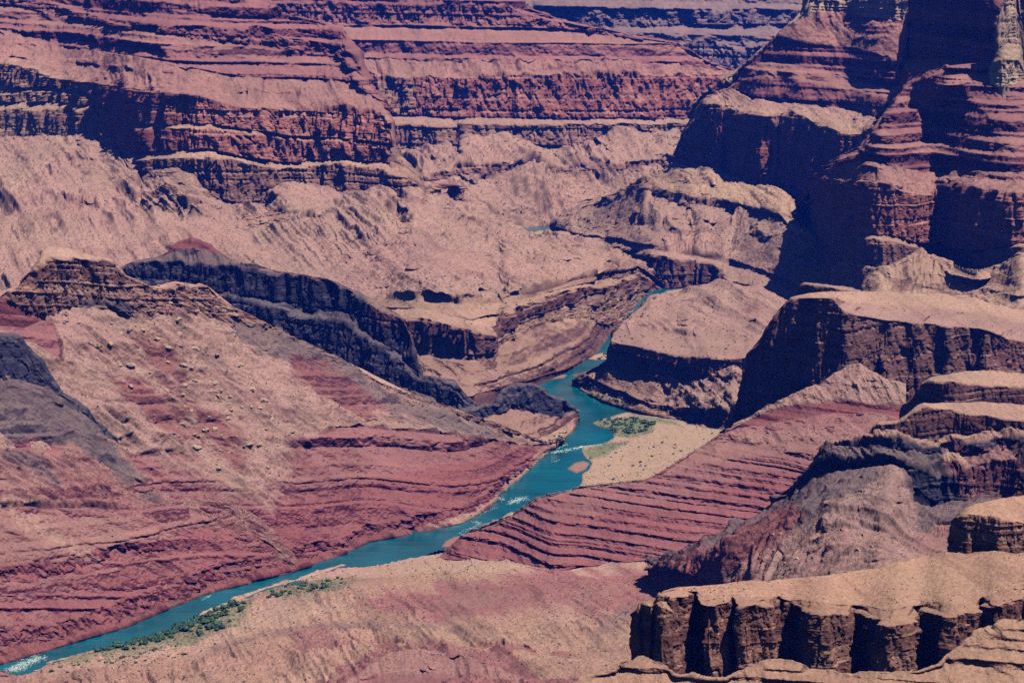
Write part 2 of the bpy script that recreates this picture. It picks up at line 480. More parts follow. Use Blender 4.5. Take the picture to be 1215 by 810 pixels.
# ---- river: one sheet at the river level between its two banks
def river():
    segs = [[(-95, 822, 850), (-40, 803, 827), (0, 788, 806), (30, 778, 800), (60, 766, 787), (130, 748, 768), (190, 724, 748), (250, 703, 724),
             (317, 686, 698), (370, 669, 686), (405, 658, 670), (440, 643, 668), (500, 629, 657), (548, 621, 640), (575, 606, 640),
             (592, 585, 640), (625, 558, 625), (645, 539, 607), (655, 528, 600), (668, 474, 596), (690, 424, 592), (715, 405, 588), (735, 390, 580), (770, 375, 560)],
            [(585, 400, 520), (625, 400, 528), (645, 400, 545), (660, 400, 535), (672, 400, 500), (712, 400, 470)],
            [(740, 332, 372), (780, 325, 372), (830, 325, 372)],
            [(600, 262, 292), (640, 262, 292), (680, 262, 292)]]
    # one sheet: every cell of a fine survey grid that touches one of the reaches
    px = np.arange(-96, 834, 1.5); py = np.arange(852, 256, -1.5)
    PX, PY = np.meshgrid(px, py, indexing='ij')
    keep = np.zeros(PX.shape, bool)
    for s in segs:
        s = np.array(s, float)
        a = np.interp(px, s[:, 0], s[:, 1])[:, None] - 4; b_ = np.interp(px, s[:, 0], s[:, 2])[:, None] + 4
        keep |= (PY > a) & (PY < b_) & (px[:, None] >= s[0, 0]) & (px[:, None] <= s[-1, 0])
    F = grid_faces(*PX.shape); F = F[keep.ravel()[F].all(1)]
    used = np.unique(F); remap = np.full(PX.size, -1); remap[used] = np.arange(len(used))
    Q = at(PX.ravel()[used], PY.ravel()[used], 0.0)
    return Q.T, remap[F]
# ---- far blue wall seen through the notch
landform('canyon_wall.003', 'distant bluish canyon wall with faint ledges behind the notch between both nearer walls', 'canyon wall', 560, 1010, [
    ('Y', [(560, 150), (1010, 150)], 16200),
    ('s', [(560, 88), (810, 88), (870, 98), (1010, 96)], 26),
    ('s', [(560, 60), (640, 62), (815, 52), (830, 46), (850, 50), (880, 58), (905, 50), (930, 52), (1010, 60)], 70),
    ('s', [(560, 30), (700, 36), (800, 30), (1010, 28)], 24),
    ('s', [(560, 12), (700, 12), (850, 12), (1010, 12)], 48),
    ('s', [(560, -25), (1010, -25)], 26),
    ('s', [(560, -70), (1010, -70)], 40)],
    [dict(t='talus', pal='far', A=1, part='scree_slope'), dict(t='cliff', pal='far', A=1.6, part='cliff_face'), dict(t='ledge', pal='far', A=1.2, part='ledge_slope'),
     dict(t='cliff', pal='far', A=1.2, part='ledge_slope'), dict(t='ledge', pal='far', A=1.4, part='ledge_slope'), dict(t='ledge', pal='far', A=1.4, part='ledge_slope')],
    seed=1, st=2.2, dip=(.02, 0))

# ---- the great wall across the valley
landform('canyon_wall.002', 'long red canyon wall across the valley with a fluted cliff band above pale scree', 'canyon wall', 300, 905, [
    ('Y', [(425, 300, 11600), (560, 290, 11750), (640, 274, 12250), (690, 260, 12500), (760, 234, 12850), (800, 217, 12950), (905, 202, 13000)]),
    ('s', [(425, 240), (500, 222), (560, 206), (620, 204), (680, 206), (735, 206), (790, 196), (905, 190)], 21),
    ('s', [(425, 228), (500, 212), (545, 196), (600, 196), (680, 197), (735, 192), (790, 190), (905, 186)], 62),
    ('Y', [(425, 190, 13350), (500, 185, 13250), (530, 180, 13230), (548, 182, 13350), (552, 166, 13250), (600, 164, 13320), (645, 174, 13310), (665, 176, 13380), (698, 171, 13410), (728, 150, 13470), (772, 156, 13510), (800, 158, 13650), (905, 160, 13950)]),
    ('s', [(425, 150), (480, 146), (535, 150), (545, 143), (560, 147), (645, 148), (725, 147), (810, 146), (905, 146)], 68),
    ('s', [(425, 141), (465, 138), (545, 140), (645, 142), (725, 141), (810, 141), (905, 141)], 14),
    ('s', [(425, 82), (470, 89), (545, 90), (605, 87), (672, 86), (735, 86), (810, 87), (862, 87), (872, 92), (880, 130), (905, 138)], [(425, 64), (480, 62), (560, 66), (720, 68), (905, 70)], 1.6),
    ('s', [(425, 66), (500, 70), (600, 72), (700, 72), (800, 75), (830, 80), (870, 88), (876, 120), (905, 134)], 22),
    ('s', [(425, 47), (500, 50), (600, 52), (700, 55), (780, 58), (812, 62), (835, 76), (870, 86), (880, 118), (905, 132)], 40),
    ('s', [(425, 28), (500, 28), (600, 30), (660, 33), (740, 44), (800, 53), (815, 60), (838, 74), (872, 85), (905, 130)], 24),
    ('s', [(425, 2), (490, 3), (600, 4), (615, 12), (655, 24), (700, 33), (745, 43), (802, 51.5), (820, 60), (838, 73), (905, 128)], 55),
    ('s', [(425, -30), (560, -30), (600, -14), (625, 12), (655, 22), (700, 31), (745, 41.5), (802, 50), (905, 126)], 24),
    ('s', [(425, -75), (560, -75), (600, -30), (625, 10), (655, 21), (905, 125)], 40)],
    [dict(t='talus', pal='talus', A=1.5, part='scree_slope'), dict(t='cliff', pal='muav', A=.7, part='scree_slope'), dict(t='talus', pal='talus', A=1.2, part='scree_slope'),
     dict(t='cliff', pal='muav', A=.9, part='lower_cliff'), dict(t='flat', pal='talus', A=.8, part='lower_cliff'), dict(t='cliff', pal='redwall', A=.9, part='cliff_face'),
     dict(t='talus', pal='supaiL', A=.6, part='ledge_slope'), dict(t='ledge', pal='supai', A=1.5, part='ledge_slope'), dict(t='ledge', pal='supaiL', A=.9, part='ledge_slope'),
     dict(t='cliff', pal='supai', A=1.1, part='ledge_slope'), dict(t='ledge', pal='supai', A=1, part='ledge_slope'), dict(t='ledge', pal='supai', A=1, part='ledge_slope')],
    seed=2, st=1.5, dip=(.015, 0), paint=[
        dict(poly=[(425, 84), (470, 92), (500, 96), (490, 145), (440, 150), (425, 140)], pal='talus2', soft=9, amt=.6)])

# ---- promontory on the left
landform('canyon_wall.001', 'layered red promontory with a two-tier cliff, its left flank in deep shadow', 'canyon wall', XL, 545, [
    ('Y', [(XL, 178, 11000), (0, 167, 10900), (60, 168, 10800), (113, 166, 10650), (143, 181, 10450), (160, 189, 10350), (163, 208, 10160), (207, 207, 10060), (227, 211, 10020),
           (233, 223, 10000), (250, 234, 10000), (280, 241, 10000), (307, 238, 10080), (333, 226, 10160), (353, 219, 10220), (373, 224, 10230), (405, 231, 10180), (438, 229, 10160),
           (472, 241, 10080), (491, 233, 10100), (496, 234, 10180), (520, 236, 10500), (545, 238, 10900)]),
    ('s', [(XL, 140), (0, 130), (60, 128), (110, 132), (143, 175), (160, 184), (164, 190), (213, 186), (250, 183), (283, 191), (333, 200), (405, 194), (455, 201), (488, 213), (500, 222), (520, 223), (545, 225)], [(XL, 76), (70, 80), (112, 87), (216, 87), (236, 78), (545, 74)]),
    ('s', [(XL, 134), (0, 122), (60, 120), (110, 126), (143, 172), (160, 181), (213, 180), (250, 177), (283, 186), (333, 194), (405, 189), (455, 193), (470, 196), (490, 208), (502, 222.2), (545, 224)], 20),
    ('s', [(XL, 122), (0, 112), (60, 108), (110, 116), (143, 142), (160, 150), (213, 152), (250, 151), (283, 155), (333, 163), (405, 166), (455, 170), (463, 172), (466, 182), (472, 192), (490, 207), (502, 221.8), (545, 223.8)], [(XL, 76), (70, 78), (112, 87), (216, 87), (236, 76), (280, 70), (545, 70)]),
    ('s', [(XL, 118), (0, 108), (60, 103), (110, 112), (143, 139), (160, 147), (213, 149), (250, 147), (283, 152), (333, 160), (405, 164), (455, 168), (463, 170), (466, 180), (472, 191), (490, 206.5), (502, 221.4), (545, 223.4)], 24),
    ('s', [(XL, 62), (0, 72), (40, 80), (75, 92), (112, 97), (117, 96), (167, 103), (220, 115), (240, 118), (285, 125), (333, 130), (405, 130), (448, 133), (458, 136), (462, 144), (464, 160), (466, 178), (472, 190), (490, 206), (502, 221), (545, 223)], [(XL, 76), (70, 78), (112, 87), (216, 87), (236, 76), (280, 70), (545, 70)], 1.6),
    ('s', [(XL, 50), (0, 56), (75, 78), (117, 84), (220, 102), (285, 112), (333, 114), (405, 108), (440, 113), (452, 125), (459, 135), (463, 152), (465.5, 174), (472, 189), (490, 205.5), (502, 220.6), (545, 222.6)], 17),
    ('s', [(XL, 26), (0, 36), (75, 56), (117, 60), (220, 82), (285, 92), (333, 96), (405, 96), (425, 100), (440, 110), (452, 124), (459, 134.5), (463, 151), (465.5, 173), (472, 188.5), (490, 205), (502, 220.2), (545, 222.2)], 27),
    ('s', [(XL, 10), (0, 16), (60, 32), (120, 38), (165, 48), (220, 60), (285, 68), (333, 76), (405, 82), (420, 88), (436, 104), (452, 123.5), (459, 134), (463, 150), (465.5, 172), (472, 188), (490, 204.5), (502, 219.8), (545, 221.8)], 35),
    ('s', [(XL, -4), (0, 4), (60, 16), (120, 24), (165, 36), (220, 45), (285, 52), (333, 60), (405, 66), (418, 76), (434, 101), (452, 123), (459, 133.5), (463, 149), (465.5, 171), (472, 187.5), (490, 204), (502, 219.4), (545, 221.4)], 27),
    ('s', [(XL, -16), (0, -8), (60, 2), (90, 12), (120, 22), (165, 33), (220, 30), (285, 34), (305, 28), (330, 42), (405, 56), (416, 68), (433, 99), (452, 122.5), (459, 133), (463, 148), (465.5, 170), (472, 187), (490, 203.5), (502, 219), (545, 221)], 52),
    ('s', [(XL, -36), (0, -28), (60, -10), (120, 0), (165, 10), (220, 12), (285, 22), (310, 20), (340, 34), (405, 46), (416, 60), (432, 97), (452, 122), (459, 132.5), (463, 147), (465.5, 169), (472, 186.5), (490, 203), (502, 218.6), (545, 220.6)], 26),
    ('s', [(XL, -60), (0, -50), (120, -24), (200, -14), (260, -2), (310, 6), (340, 20), (405, 36), (415, 54), (432, 96), (452, 121.5), (459, 132), (463, 146), (465.5, 168), (472, 186), (490, 202.5), (502, 218.2), (545, 220.2)], 46)],
    [dict(t='cliff', pal='muav', A=.9, part='lower_cliff'), dict(t='flat', pal='talus2', A=.6, part='lower_cliff'), dict(t='cliff', pal='redwall', A=1.1, part='cliff_face'),
     dict(t='ledge', pal='talus2', A=.5, part='cliff_face'), dict(t='cliff', pal='redwall', A=1.25, part='cliff_face'), dict(t='talus', pal='supaiL', A=.7, part='ledge_slope'),
     dict(t='talus', pal='supaiL', A=.6, part='ledge_slope'), dict(t='ledge', pal='supai', A=1.7, part='ledge_slope'), dict(t='ledge', pal='supaiL', A=.9, part='ledge_slope'),
     dict(t='cliff', pal='supai', A=1.1, part='ledge_slope'), dict(t='ledge', pal='supai', A=.9, part='ledge_slope'), dict(t='ledge', pal='supai', A=1.5, part='ledge_slope')],
    seed=3, st=1.25, dip=(.05, 0), paint=[
        dict(poly=[(459, 146), (464, 150), (470, 178), (492, 198), (512, 222), (500, 230), (478, 208), (464, 190)], t='talus', pal='talus', A=.6, soft=2),
        dict(poly=[(XL, 60), (40, 78), (110, 98), (112, 170), (XL, 190)], pal='talus2', soft=8, amt=.8)])

# ---- upper wall behind the promontory, filling to the rim
landform('canyon_wall', 'high ledgy red slopes rising behind the promontory to the top edge of the view', 'canyon wall', XL, 392, [
    ('Y', [(XL, 50), (640, 50)], 14300),
    ('s', [(XL, 20), (300, 30), (420, 28), (500, 29), (640, 34)], 24),
    ('s', [(XL, 4), (300, 12), (340, 4), (420, 3), (500, 3), (600, 6), (640, 16)], 58),
    ('s', [(XL, -10), (300, 0), (420, -8), (500, -8), (640, 0)], 20),
    ('s', [(XL, -70), (640, -70)], 44)],
    [dict(t='ledge', pal='supaiL', A=1), dict(t='cliff', pal='supai', A=1.3), dict(t='ledge', pal='supai', A=1), dict(t='ledge', pal='supai', A=1.3)],
    seed=4, st=1.6)

# ---- tan apron between the promontory and the river cliffs
landform('terrace.001', 'broad tan scree apron sloping from the left promontory down to the inner river cliff', 'terrace', XL, 800, [
    ('Y', [(XL, 420, 7700), (300, 420, 7700), (440, 428, 7750), (500, 470, 7300), (560, 474, 7200)] and [(XL, 420), (300, 420), (440, 430), (490, 470), (560, 470), (610, 456), (636, 449), (650, 444), (668, 439), (690, 429), (715, 411), (724, 402), (735, 392), (772, 357), (780, 352), (800, 350)], [(XL, 7700), (440, 7750), (490, 7420), (560, 7300), (610, 7550), (636, 7704), (650, 7805), (668, 7911), (690, 8123), (715, 8531), (724, 8740), (735, 8990), (772, 9970), (780, 10120), (800, 10200)], .5),
    ('s', [(XL, 404), (300, 400), (440, 415), (488, 412), (515, 421), (562, 429), (587, 426), (605, 402), (632, 384), (665, 380), (692, 378), (718, 386), (745, 373), (768, 356), (800, 346)], 24),
    ('s', [(XL, 400), (300, 395), (440, 405), (488, 404), (515, 412), (562, 421), (587, 419), (602, 392), (622, 375), (658, 366), (688, 362), (715, 366), (738, 354), (758, 343), (770, 348), (778, 348), (800, 345.6)], 58),
    ('s', [(XL, 396), (300, 390), (440, 385), (488, 375), (515, 381), (548, 389), (588, 398), (598, 372), (622, 361), (658, 349), (688, 341), (715, 338), (738, 333), (758, 326), (770, 333), (778, 345), (800, 345)], 84),
    ('s', [(XL, 384), (300, 380), (420, 360), (452, 364), (500, 366), (550, 378), (592, 372), (604, 362), (630, 352), (660, 343), (690, 336), (715, 331), (738, 328), (756, 321), (800, 343)], 5),
    ('s', [(XL, 376), (300, 372), (420, 350), (452, 352), (500, 354), (540, 358), (592, 358), (604, 350), (640, 346), (690, 329), (715, 325), (738, 322), (756, 317), (800, 342)], 30),
    ('s', [(XL, 290), (0, 285), (60, 270), (110, 256), (160, 250), (220, 262), (300, 272), (360, 285), (430, 292), (500, 296), (560, 297), (600, 293), (625, 294), (645, 291), (665, 290), (700, 299), (738, 314), (756, 315.5), (800, 341)], [(XL, 5.5), (300, 5), (500, 6), (600, 4), (800, 4)]),
    ('Y', [(XL, 174, 11020), (0, 163, 10920), (60, 164, 10820), (113, 163, 10670), (143, 179, 10470), (160, 187, 10370), (166, 206, 10190), (207, 205, 10080), (227, 209, 10040),
           (250, 232, 10020), (280, 239, 10020), (307, 236, 10100), (333, 224, 10180), (353, 217, 10240), (373, 222, 10250), (405, 229, 10200), (438, 227, 10180),
           (472, 239, 10100), (491, 231, 10120), (510, 236, 10500), (560, 252, 11000), (600, 270, 11000), (622, 288, 10800), (645, 289.5, 10800), (665, 289, 10800), (700, 296.5, 11000), (738, 313.5, 10400), (756, 315, 10350), (800, 340.5, 10300)])],
    [dict(t='ledge', pal='tapeats', A=.9, part='scree_slope'), dict(t='cliff', pal='tapeatsL', A=.5, part='cliff_face'), dict(t='cliff', pal='tapeats', A=.85, part='cliff_face'), dict(t='flat', pal='talus2', A=.5, part='bench'), dict(t='ledge', pal='tapeatsL', A=.9, part='bench'),
     dict(t='talus', pal='talus', A=.9, part='bench'), dict(t='talus', pal='talus', A=1.25, part='bench')],
    seed=5, st=1.2, shear=.5, back=(60, -60), paint=[
        dict(poly=[(440, 380), (600, 392), (600, 432), (480, 425)], pal='tapeats', soft=6),
        dict(poly=[(590, 340), (700, 325), (760, 325), (720, 345), (620, 375), (600, 400), (585, 400)], pal='tapeats', soft=5, amt=.7),
        dict(poly=[(690, 350), (770, 340), (770, 365), (700, 385), (640, 388)], pal='sand', soft=7, amt=.6),
        dict(poly=[(455, 255), (500, 262), (480, 290), (440, 280)], pal='sand', soft=8, amt=.7),
        dict(poly=[(68, 236), (112, 240), (114, 252), (78, 252)], t='cliff', pal='muav', A=1.2, soft=4),
        dict(poly=[(212, 248), (255, 246), (255, 256), (214, 262)], t='cliff', pal='muav', A=1.2, soft=4),
        dict(poly=[(285, 252), (330, 254), (385, 266), (330, 268), (288, 264)], t='cliff', pal='muav', A=1.2, soft=4)])

# ---- small dark block standing on the apron
landform('rock_outcrop', 'small dark square rock outcrop standing alone on the tan apron', 'rock outcrop', 512, 560, [
    ('Y', [(512, 292, 10050), (516, 291, 10040), (535, 296, 10020), (553, 291, 10080), (560, 288, 10120)]),
    ('s', [(512, 290), (518, 280), (524, 270), (530, 268), (550, 269), (554, 276), (560, 287)], 78),
    ('s', [(512, 289), (518, 278), (524, 268), (535, 265), (550, 266), (554, 274), (560, 286)], 10)],
    [dict(t='cliff', pal='basalt', A=.5), dict(t='flat', pal='muav', A=.4)], seed=6, st=.8, back=(60, -90), caps='LR')

# ---- right bank slopes below the great right wall
landform('terrace.002', 'tan scree slope on the far right bank above a shadowed river cliff', 'terrace', 655, XR, [
    ('z', [(655, 279), (664, 284), (692, 303), (725, 312), (755, 325), (772, 340), (790, 343), (812, 342), (830, 338), (860, 332), (900, 345), (930, 352), (960, 370), (XR, 380)], [(655, -2), (812, -2), (830, 10), (860, 40), (900, 50), (930, 60), (960, 80), (1000, 100), (1100, 190), (1187, 290), (XR, 330)], .6),
    ('s', [(655, 274), (664, 279), (692, 291), (732, 293), (772, 301), (810, 308), (843, 312), (855, 318), (861, 329), (900, 340), (960, 362), (XR, 370)], 76),
    ('s', [(655, 271), (664, 272), (692, 282), (732, 286), (772, 295), (810, 302), (843, 308), (858, 312), (880, 316), (920, 330), (960, 345), (XR, 360)], 6),
    ('s', [(655, 268), (680, 262), (740, 268), (800, 270), (860, 276), (920, 290), (960, 318), (985, 333), (1000, 347), (1040, 353), (1100, 353), (1187, 360), (1215, 353), (XR, 348)], [(655, 5), (700, 6), (760, 11), (830, 18), (870, 15), (920, 10), (960, 8), (985, 9), (1000, 9), (1040, 16), (1100, 8.6), (1187, 2.5), (1215, 3.6), (XR, 3)], 1.0, dict(ys=32)),
    ('s', [(655, 267), (690, 249), (740, 229.5), (768, 219), (775, 232), (800, 241), (830, 247), (880, 250), (925, 262), (940, 278), (965, 288), (985, 326), (1000, 341), (1040, 348), (1100, 348), (1187, 355), (1215, 348), (XR, 343)], [(655, 4), (690, 5), (740, 11), (800, 18), (870, 17), (900, 14), (940, 10), (960, 10), (985, 9), (1000, 9), (1040, 17), (1100, 8.6), (1187, 2.5), (1215, 3.6), (XR, 3)], 1.0, dict(ys=32)),
    ('s', [(655, 266.5), (690, 248.5), (740, 229), (768, 218.5), (776, 222), (800, 231), (830, 238), (880, 243), (925, 255), (938, 272), (965, 286), (985, 324), (1000, 338), (1040, 345), (1100, 345), (1187, 352), (1215, 345), (XR, 340)], [(655, 66), (930, 66), (950, 15), (1000, 10), (1040, 17), (1100, 9), (1187, 3), (XR, 4)], 1.0, dict(ys=24)),
    ('Y', [(655, 268, 12350), (690, 248, 12330), (740, 228, 12050), (775, 214, 11850), (805, 196, 11500), (843, 203, 11150), (877, 215, 11000), (897, 220, 10900), (933, 223, 10900), (950, 262, 10800), (957, 270, 10620), (962, 283, 10320), (983, 321, 8920), (1010, 314, 8280), (1040, 319, 7880), (1077, 309, 7880), (1110, 308, 7900), (1143, 321, 7560), (1163, 324, 7510), (1187, 318, 7620), (1215, 304, 7520), (XR, 290, 8300)])],
    [dict(t='cliff', pal='tapeats', A=.7, part='cliff_face'), dict(t='flat', pal='talus', A=.5, part='scree_slope'), dict(t='talus', pal='talus', A=.8, part='scree_slope'),
     dict(t='talus', pal='talus', A=.9, part='scree_slope'), dict(t='cliff', pal='muav', A=.7, part='ledge'), dict(t='talus', pal='talus2', A=.8, part='upper_scree')],
    seed=7, st=1.15, shear=-.5)

# ---- right butte complex: rear tier
landform('butte.001', 'tiered red butte with shadowed lower cliff and stepped ledges behind the tallest right wall', 'butte', 800, 1120, [
    ('Y', [(800, 196, 11550), (810, 195, 11450), (843, 203, 11150), (856, 214, 11130), (860, 214, 11230), (864, 214, 11150), (880, 216, 10970), (897, 219, 10880), (916, 222, 10800), (925, 222, 10880), (930, 222, 10810), (960, 212, 10650), (997, 200, 10510), (1030, 184, 10410), (1120, 184, 10350)]),
    ('s', [(800, 190), (812, 172), (828, 144), (838, 126), (843, 123), (865, 127), (877, 133), (910, 134), (943, 134), (960, 142), (997, 152), (1010, 158), (1025, 158), (1040, 151), (1120, 150)], 83, 1.7),
    ('s', [(800, 188), (812, 168), (828, 138), (838, 115), (867, 111), (893, 117), (930, 120), (967, 127), (1010, 134), (1040, 140), (1120, 146)], 10, 1.7),
    ('s', [(800, 186), (812, 166), (828, 136), (838, 114), (868, 104), (880, 94), (910, 92), (960, 96), (1010, 108), (1040, 112), (1120, 130)], 66, 1.7),
    ('s', [(800, 185), (812, 165), (828, 135), (838, 113), (868, 103), (878, 86), (890, 76), (915, 72), (960, 80), (1010, 90), (1040, 100), (1120, 120)], 24, 1.7),
    ('s', [(800, 184), (812, 164), (828, 134), (838, 112), (878, 86), (895, 74), (908, 60), (918, 48), (926, 42), (960, 52), (1010, 58), (1040, 64), (1120, 90)], 64, 1.7),
    ('s', [(800, 183), (838, 111), (878, 85), (908, 59), (926, 40), (945, 28), (975, 16), (1010, 20), (1050, 24), (1120, 30)], 33, 1.7),
    ('s', [(800, 182), (838, 110), (878, 84), (908, 58), (926, 39), (945, 26), (958, 12), (962, -10), (975, -14), (1000, 2), (1030, -2), (1050, -14), (1120, -20)], 76, 1.7),
    ('s', [(800, 181), (838, 109), (878, 83), (926, 38), (945, 25), (958, 10), (966, -40), (1120, -70)], 40)],
    [dict(t='cliff', pal='redwall', A=.9, part='cliff_face'), dict(t='talus', pal='talus', A=.8, part='ledge_slope'), dict(t='ledge', pal='supai', A=1.2, part='ledge_slope'), dict(t='ledge', pal='supaiL', A=.8, part='ledge_slope'),
     dict(t='ledge', pal='supai', A=1.1, part='ledge_slope'), dict(t='talus', pal='supaiL', A=.8, part='ledge_slope'), dict(t='cliff', pal='coconino', A=1, part='cap_cliff'), dict(t='ledge', pal='coconino', A=1, part='cap_cliff')],
    seed=8, st=1.2, dip=(.03, 0), front=(-30, -160), paint=[dict(poly=[(800, 200), (840, 123), (1040, 150), (1040, 165), (1000, 165), (840, 138)], pal='talus2', soft=5, amt=.7)])

# ---- right butte complex: the near tower with its great recess
landform('butte', 'tallest red butte on the right with a huge blue shadowed recess and pale pillar', 'butte', 945, XR, [
    ('Y', [(945, 268, 10780), (955, 270, 10675), (963, 284, 10375), (983, 322, 8975), (1008, 315, 8335), (1022, 314, 8035), (1030, 318, 7925), (1040, 320, 7925), (1070, 314, 7945), (1092, 308, 8005), (1100, 308, 8195), (1120, 310, 8155), (1143, 322, 7925), (1163, 325, 7775), (1187, 319, 7675), (1215, 305, 7575), (XR, 290, 8375)]),
    ('s', [(945, 262), (955, 246), (963, 226), (968, 209), (985, 210), (1020, 222), (1024, 282), (1030, 284), (1080, 292), (1102, 296), (1104, 226), (1127, 227), (1160, 227), (1215, 233), (XR, 236)] and
          [(945, 264), (955, 252), (963, 240), (975, 240), (1000, 262), (1015, 270), (1024, 283), (1035, 283), (1060, 288), (1092, 294), (1104, 294), (1127, 296), (1160, 300), (1215, 290), (XR, 280)], 83, 1.7),
    ('s', [(945, 263), (955, 251), (963, 239), (975, 239), (1000, 261), (1015, 269), (1024, 279), (1035, 278), (1060, 282), (1092, 290), (1104, 293), (1127, 295), (1160, 299), (1215, 289), (XR, 279)], 25, 1.7),
    ('s', [(945, 261), (955, 246), (962, 226), (968, 208), (985, 209), (1000, 211), (1030, 214), (1043, 216), (1060, 222), (1092, 229), (1127, 227), (1160, 227), (1215, 233), (XR, 236)], 83, 1.6),
    ('s', [(945, 260), (955, 245), (962, 225), (968, 207), (990, 198), (1014, 190), (1030, 190), (1060, 200), (1092, 204), (1140, 208), (1185, 206), (1215, 206), (XR, 208)], 13, 1.7),
    ('s', [(945, 259), (955, 244), (962, 224), (968, 206), (992, 196), (1016, 186), (1030, 178), (1038, 172), (1060, 178), (1092, 184), (1140, 186), (1180, 184), (1215, 184), (XR, 186)], 66, 1.7),
    ('s', [(945, 258), (962, 223), (968, 205), (992, 195), (1020, 182), (1036, 164), (1046, 152), (1070, 160), (1110, 166), (1150, 166), (1185, 160), (1215, 156), (XR, 156)], 30, 1.7),
    ('s', [(945, 257), (962, 222), (968, 204), (992, 194), (1022, 180), (1038, 160), (1050, 140), (1066, 128), (1090, 142), (1120, 146), (1150, 148), (1185, 140), (1215, 136), (XR, 136)], 40, 1.7),
    ('Y', [(945, 256, 11300), (962, 221, 10700), (992, 193, 9700), (1022, 179, 9100), (1050, 139, 8900), (1076, 126, 9000), (1082, 128, 9000), (1100, 126, 8800), (1107, 116, 8420), (1125, 104, 8400), (1150, 98, 8380), (1185, 94, 8380), (1200, 100, 8340), (1220, 100, 8400), (XR, 100, 9100)]),
    ('s', [(945, 255), (992, 192), (1022, 178), (1050, 137), (1074, 104), (1080, 100), (1098, 95), (1107, 92), (1125, 82), (1150, 77), (1185, 73), (1200, 78), (XR, 78)], 36, 1.7),
    ('Y', [(945, 254.5, 11600), (992, 191, 10400), (1022, 177, 9900), (1050, 136, 9600), (1068, 100, 9550), (1076, 70, 9750), (1100, 66, 9450), (1140, 70, 9000), (1165, 76, 8700), (1180, 72, 8480), (1186, 70, 8490), (1196, 72, 8600), (1208, 74, 8740), (1214, 74, 8720), (1222, 74, 8620), (XR, 74, 9400)]),
    ('s', [(945, 254), (992, 190), (1022, 176), (1050, 134), (1066, 98), (1074, 60), (1082, -6), (1130, -10), (1180, -14), (1184, 10), (1190, 2), (1200, -10), (1215, -14), (XR, 10)], 85)],
    [dict(t='cliff', pal='muav', A=.5, part='cliff_face'), dict(t='flat', pal='muav', A=.5, part='cliff_face'), dict(t='cliff', pal='redwall', A=1.0, part='cliff_face'), dict(t='talus', pal='supaiL', A=.9, part='ledge_slope'),
     dict(t='ledge', pal='supai', A=1.2, part='ledge_slope'), dict(t='ledge', pal='supaiL', A=1.1, part='ledge_slope'), dict(t='ledge', pal='supai', A=1.3, part='ledge_slope'), dict(t='ledge', pal='supai', A=1.2, part='ledge_slope'),
     dict(t='ledge', pal='supaiL', A=1.4, part='ledge_slope'), dict(t='ledge', pal='supaiL', A=.6, part='ledge_slope'), dict(t='cliff', pal='coconino', A=.9, part='cap_cliff')],
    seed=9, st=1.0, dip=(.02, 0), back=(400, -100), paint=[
        dict(poly=[(1072, -80), (1186, -80), (1184, 70), (1150, 90), (1100, 100), (1066, 105)], pal='supai', soft=5)])  # shade painted in: darker rock colour over the recess deepens its shadow

# ---- lower right bank terrace with its dark river cliff
landform('terrace', 'flat tan terrace above a dark river cliff at the inside of the bend', 'terrace', 684, 1010, [
    ('z', [(684, 456), (688, 460), (700, 469), (720, 479), (748, 487.5), (765, 492), (800, 498), (825, 506), (862, 516), (1010, 540)], [(684, -1.5), (750, -1.5), (765, 6), (862, 16), (1010, 40)], .4),
    ('s', [(684, 452), (700, 452), (718, 462), (748, 472), (770, 484), (800, 488), (825, 500), (862, 506), (1010, 530)], 28),
    ('s', [(684, 450), (700, 446), (718, 456), (748, 466), (770, 478), (800, 482), (826, 487), (862, 490), (1010, 520)], 60),
    ('s', [(684, 449), (690, 446), (701, 440), (714, 433), (723, 431), (735, 442), (755, 452), (782, 447), (812, 452), (838, 456), (872, 438), (1010, 470)], 22),
    ('s', [(684, 448.5), (690, 445.5), (701, 439.5), (714, 432.5), (723, 427), (725.5, 403), (738, 408), (772, 414), (800, 420), (830, 422), (860, 425), (882, 424), (1010, 440)], 80),
    ('s', [(684, 448), (690, 445), (701, 439), (714, 432), (723, 426), (726, 398), (735, 389), (745, 384), (772, 390), (810, 396), (860, 400), (900, 404), (1010, 410)], 4),
    ('s', [(684, 447.5), (701, 438.5), (714, 431.5), (723, 425), (726, 397), (736, 387), (758, 369), (772, 354), (790, 351), (830, 345), (860, 338), (900, 345), (960, 372), (1010, 385)], 5),
    ('dY', [(684, 447), (701, 438), (714, 431), (723, 424.5), (726, 396), (736, 386), (758, 367), (772, 352), (790, 348), (820, 342), (860, 334), (900, 343), (960, 370), (1010, 384)], 120)],
    [dict(t='talus', pal='tapeats', A=1, part='scree_slope'), dict(t='cliff', pal='tapeats', A=.5, part='scree_slope'), dict(t='talus', pal='talus', A=1.3, part='scree_slope'),
     dict(t='cliff', pal='tapeats', A=.5, part='cliff_face'), dict(t='ledge', pal='talus', A=.35, part='terrace_top'), dict(t='talus', pal='talus', A=.5, part='terrace_top'), dict(t='talus', pal='talus', A=.5, part='terrace_top')],
    seed=10, st=.85, paint=[
        dict(poly=[(684, 462), (720, 440), (790, 455), (770, 478), (720, 470)], pal='tapeats', soft=7, t='ledge', A=.7),
        dict(poly=[(800, 492), (830, 488), (862, 495), (862, 512), (820, 505)], pal='tapeats', t='cliff', A=.8, soft=4)])

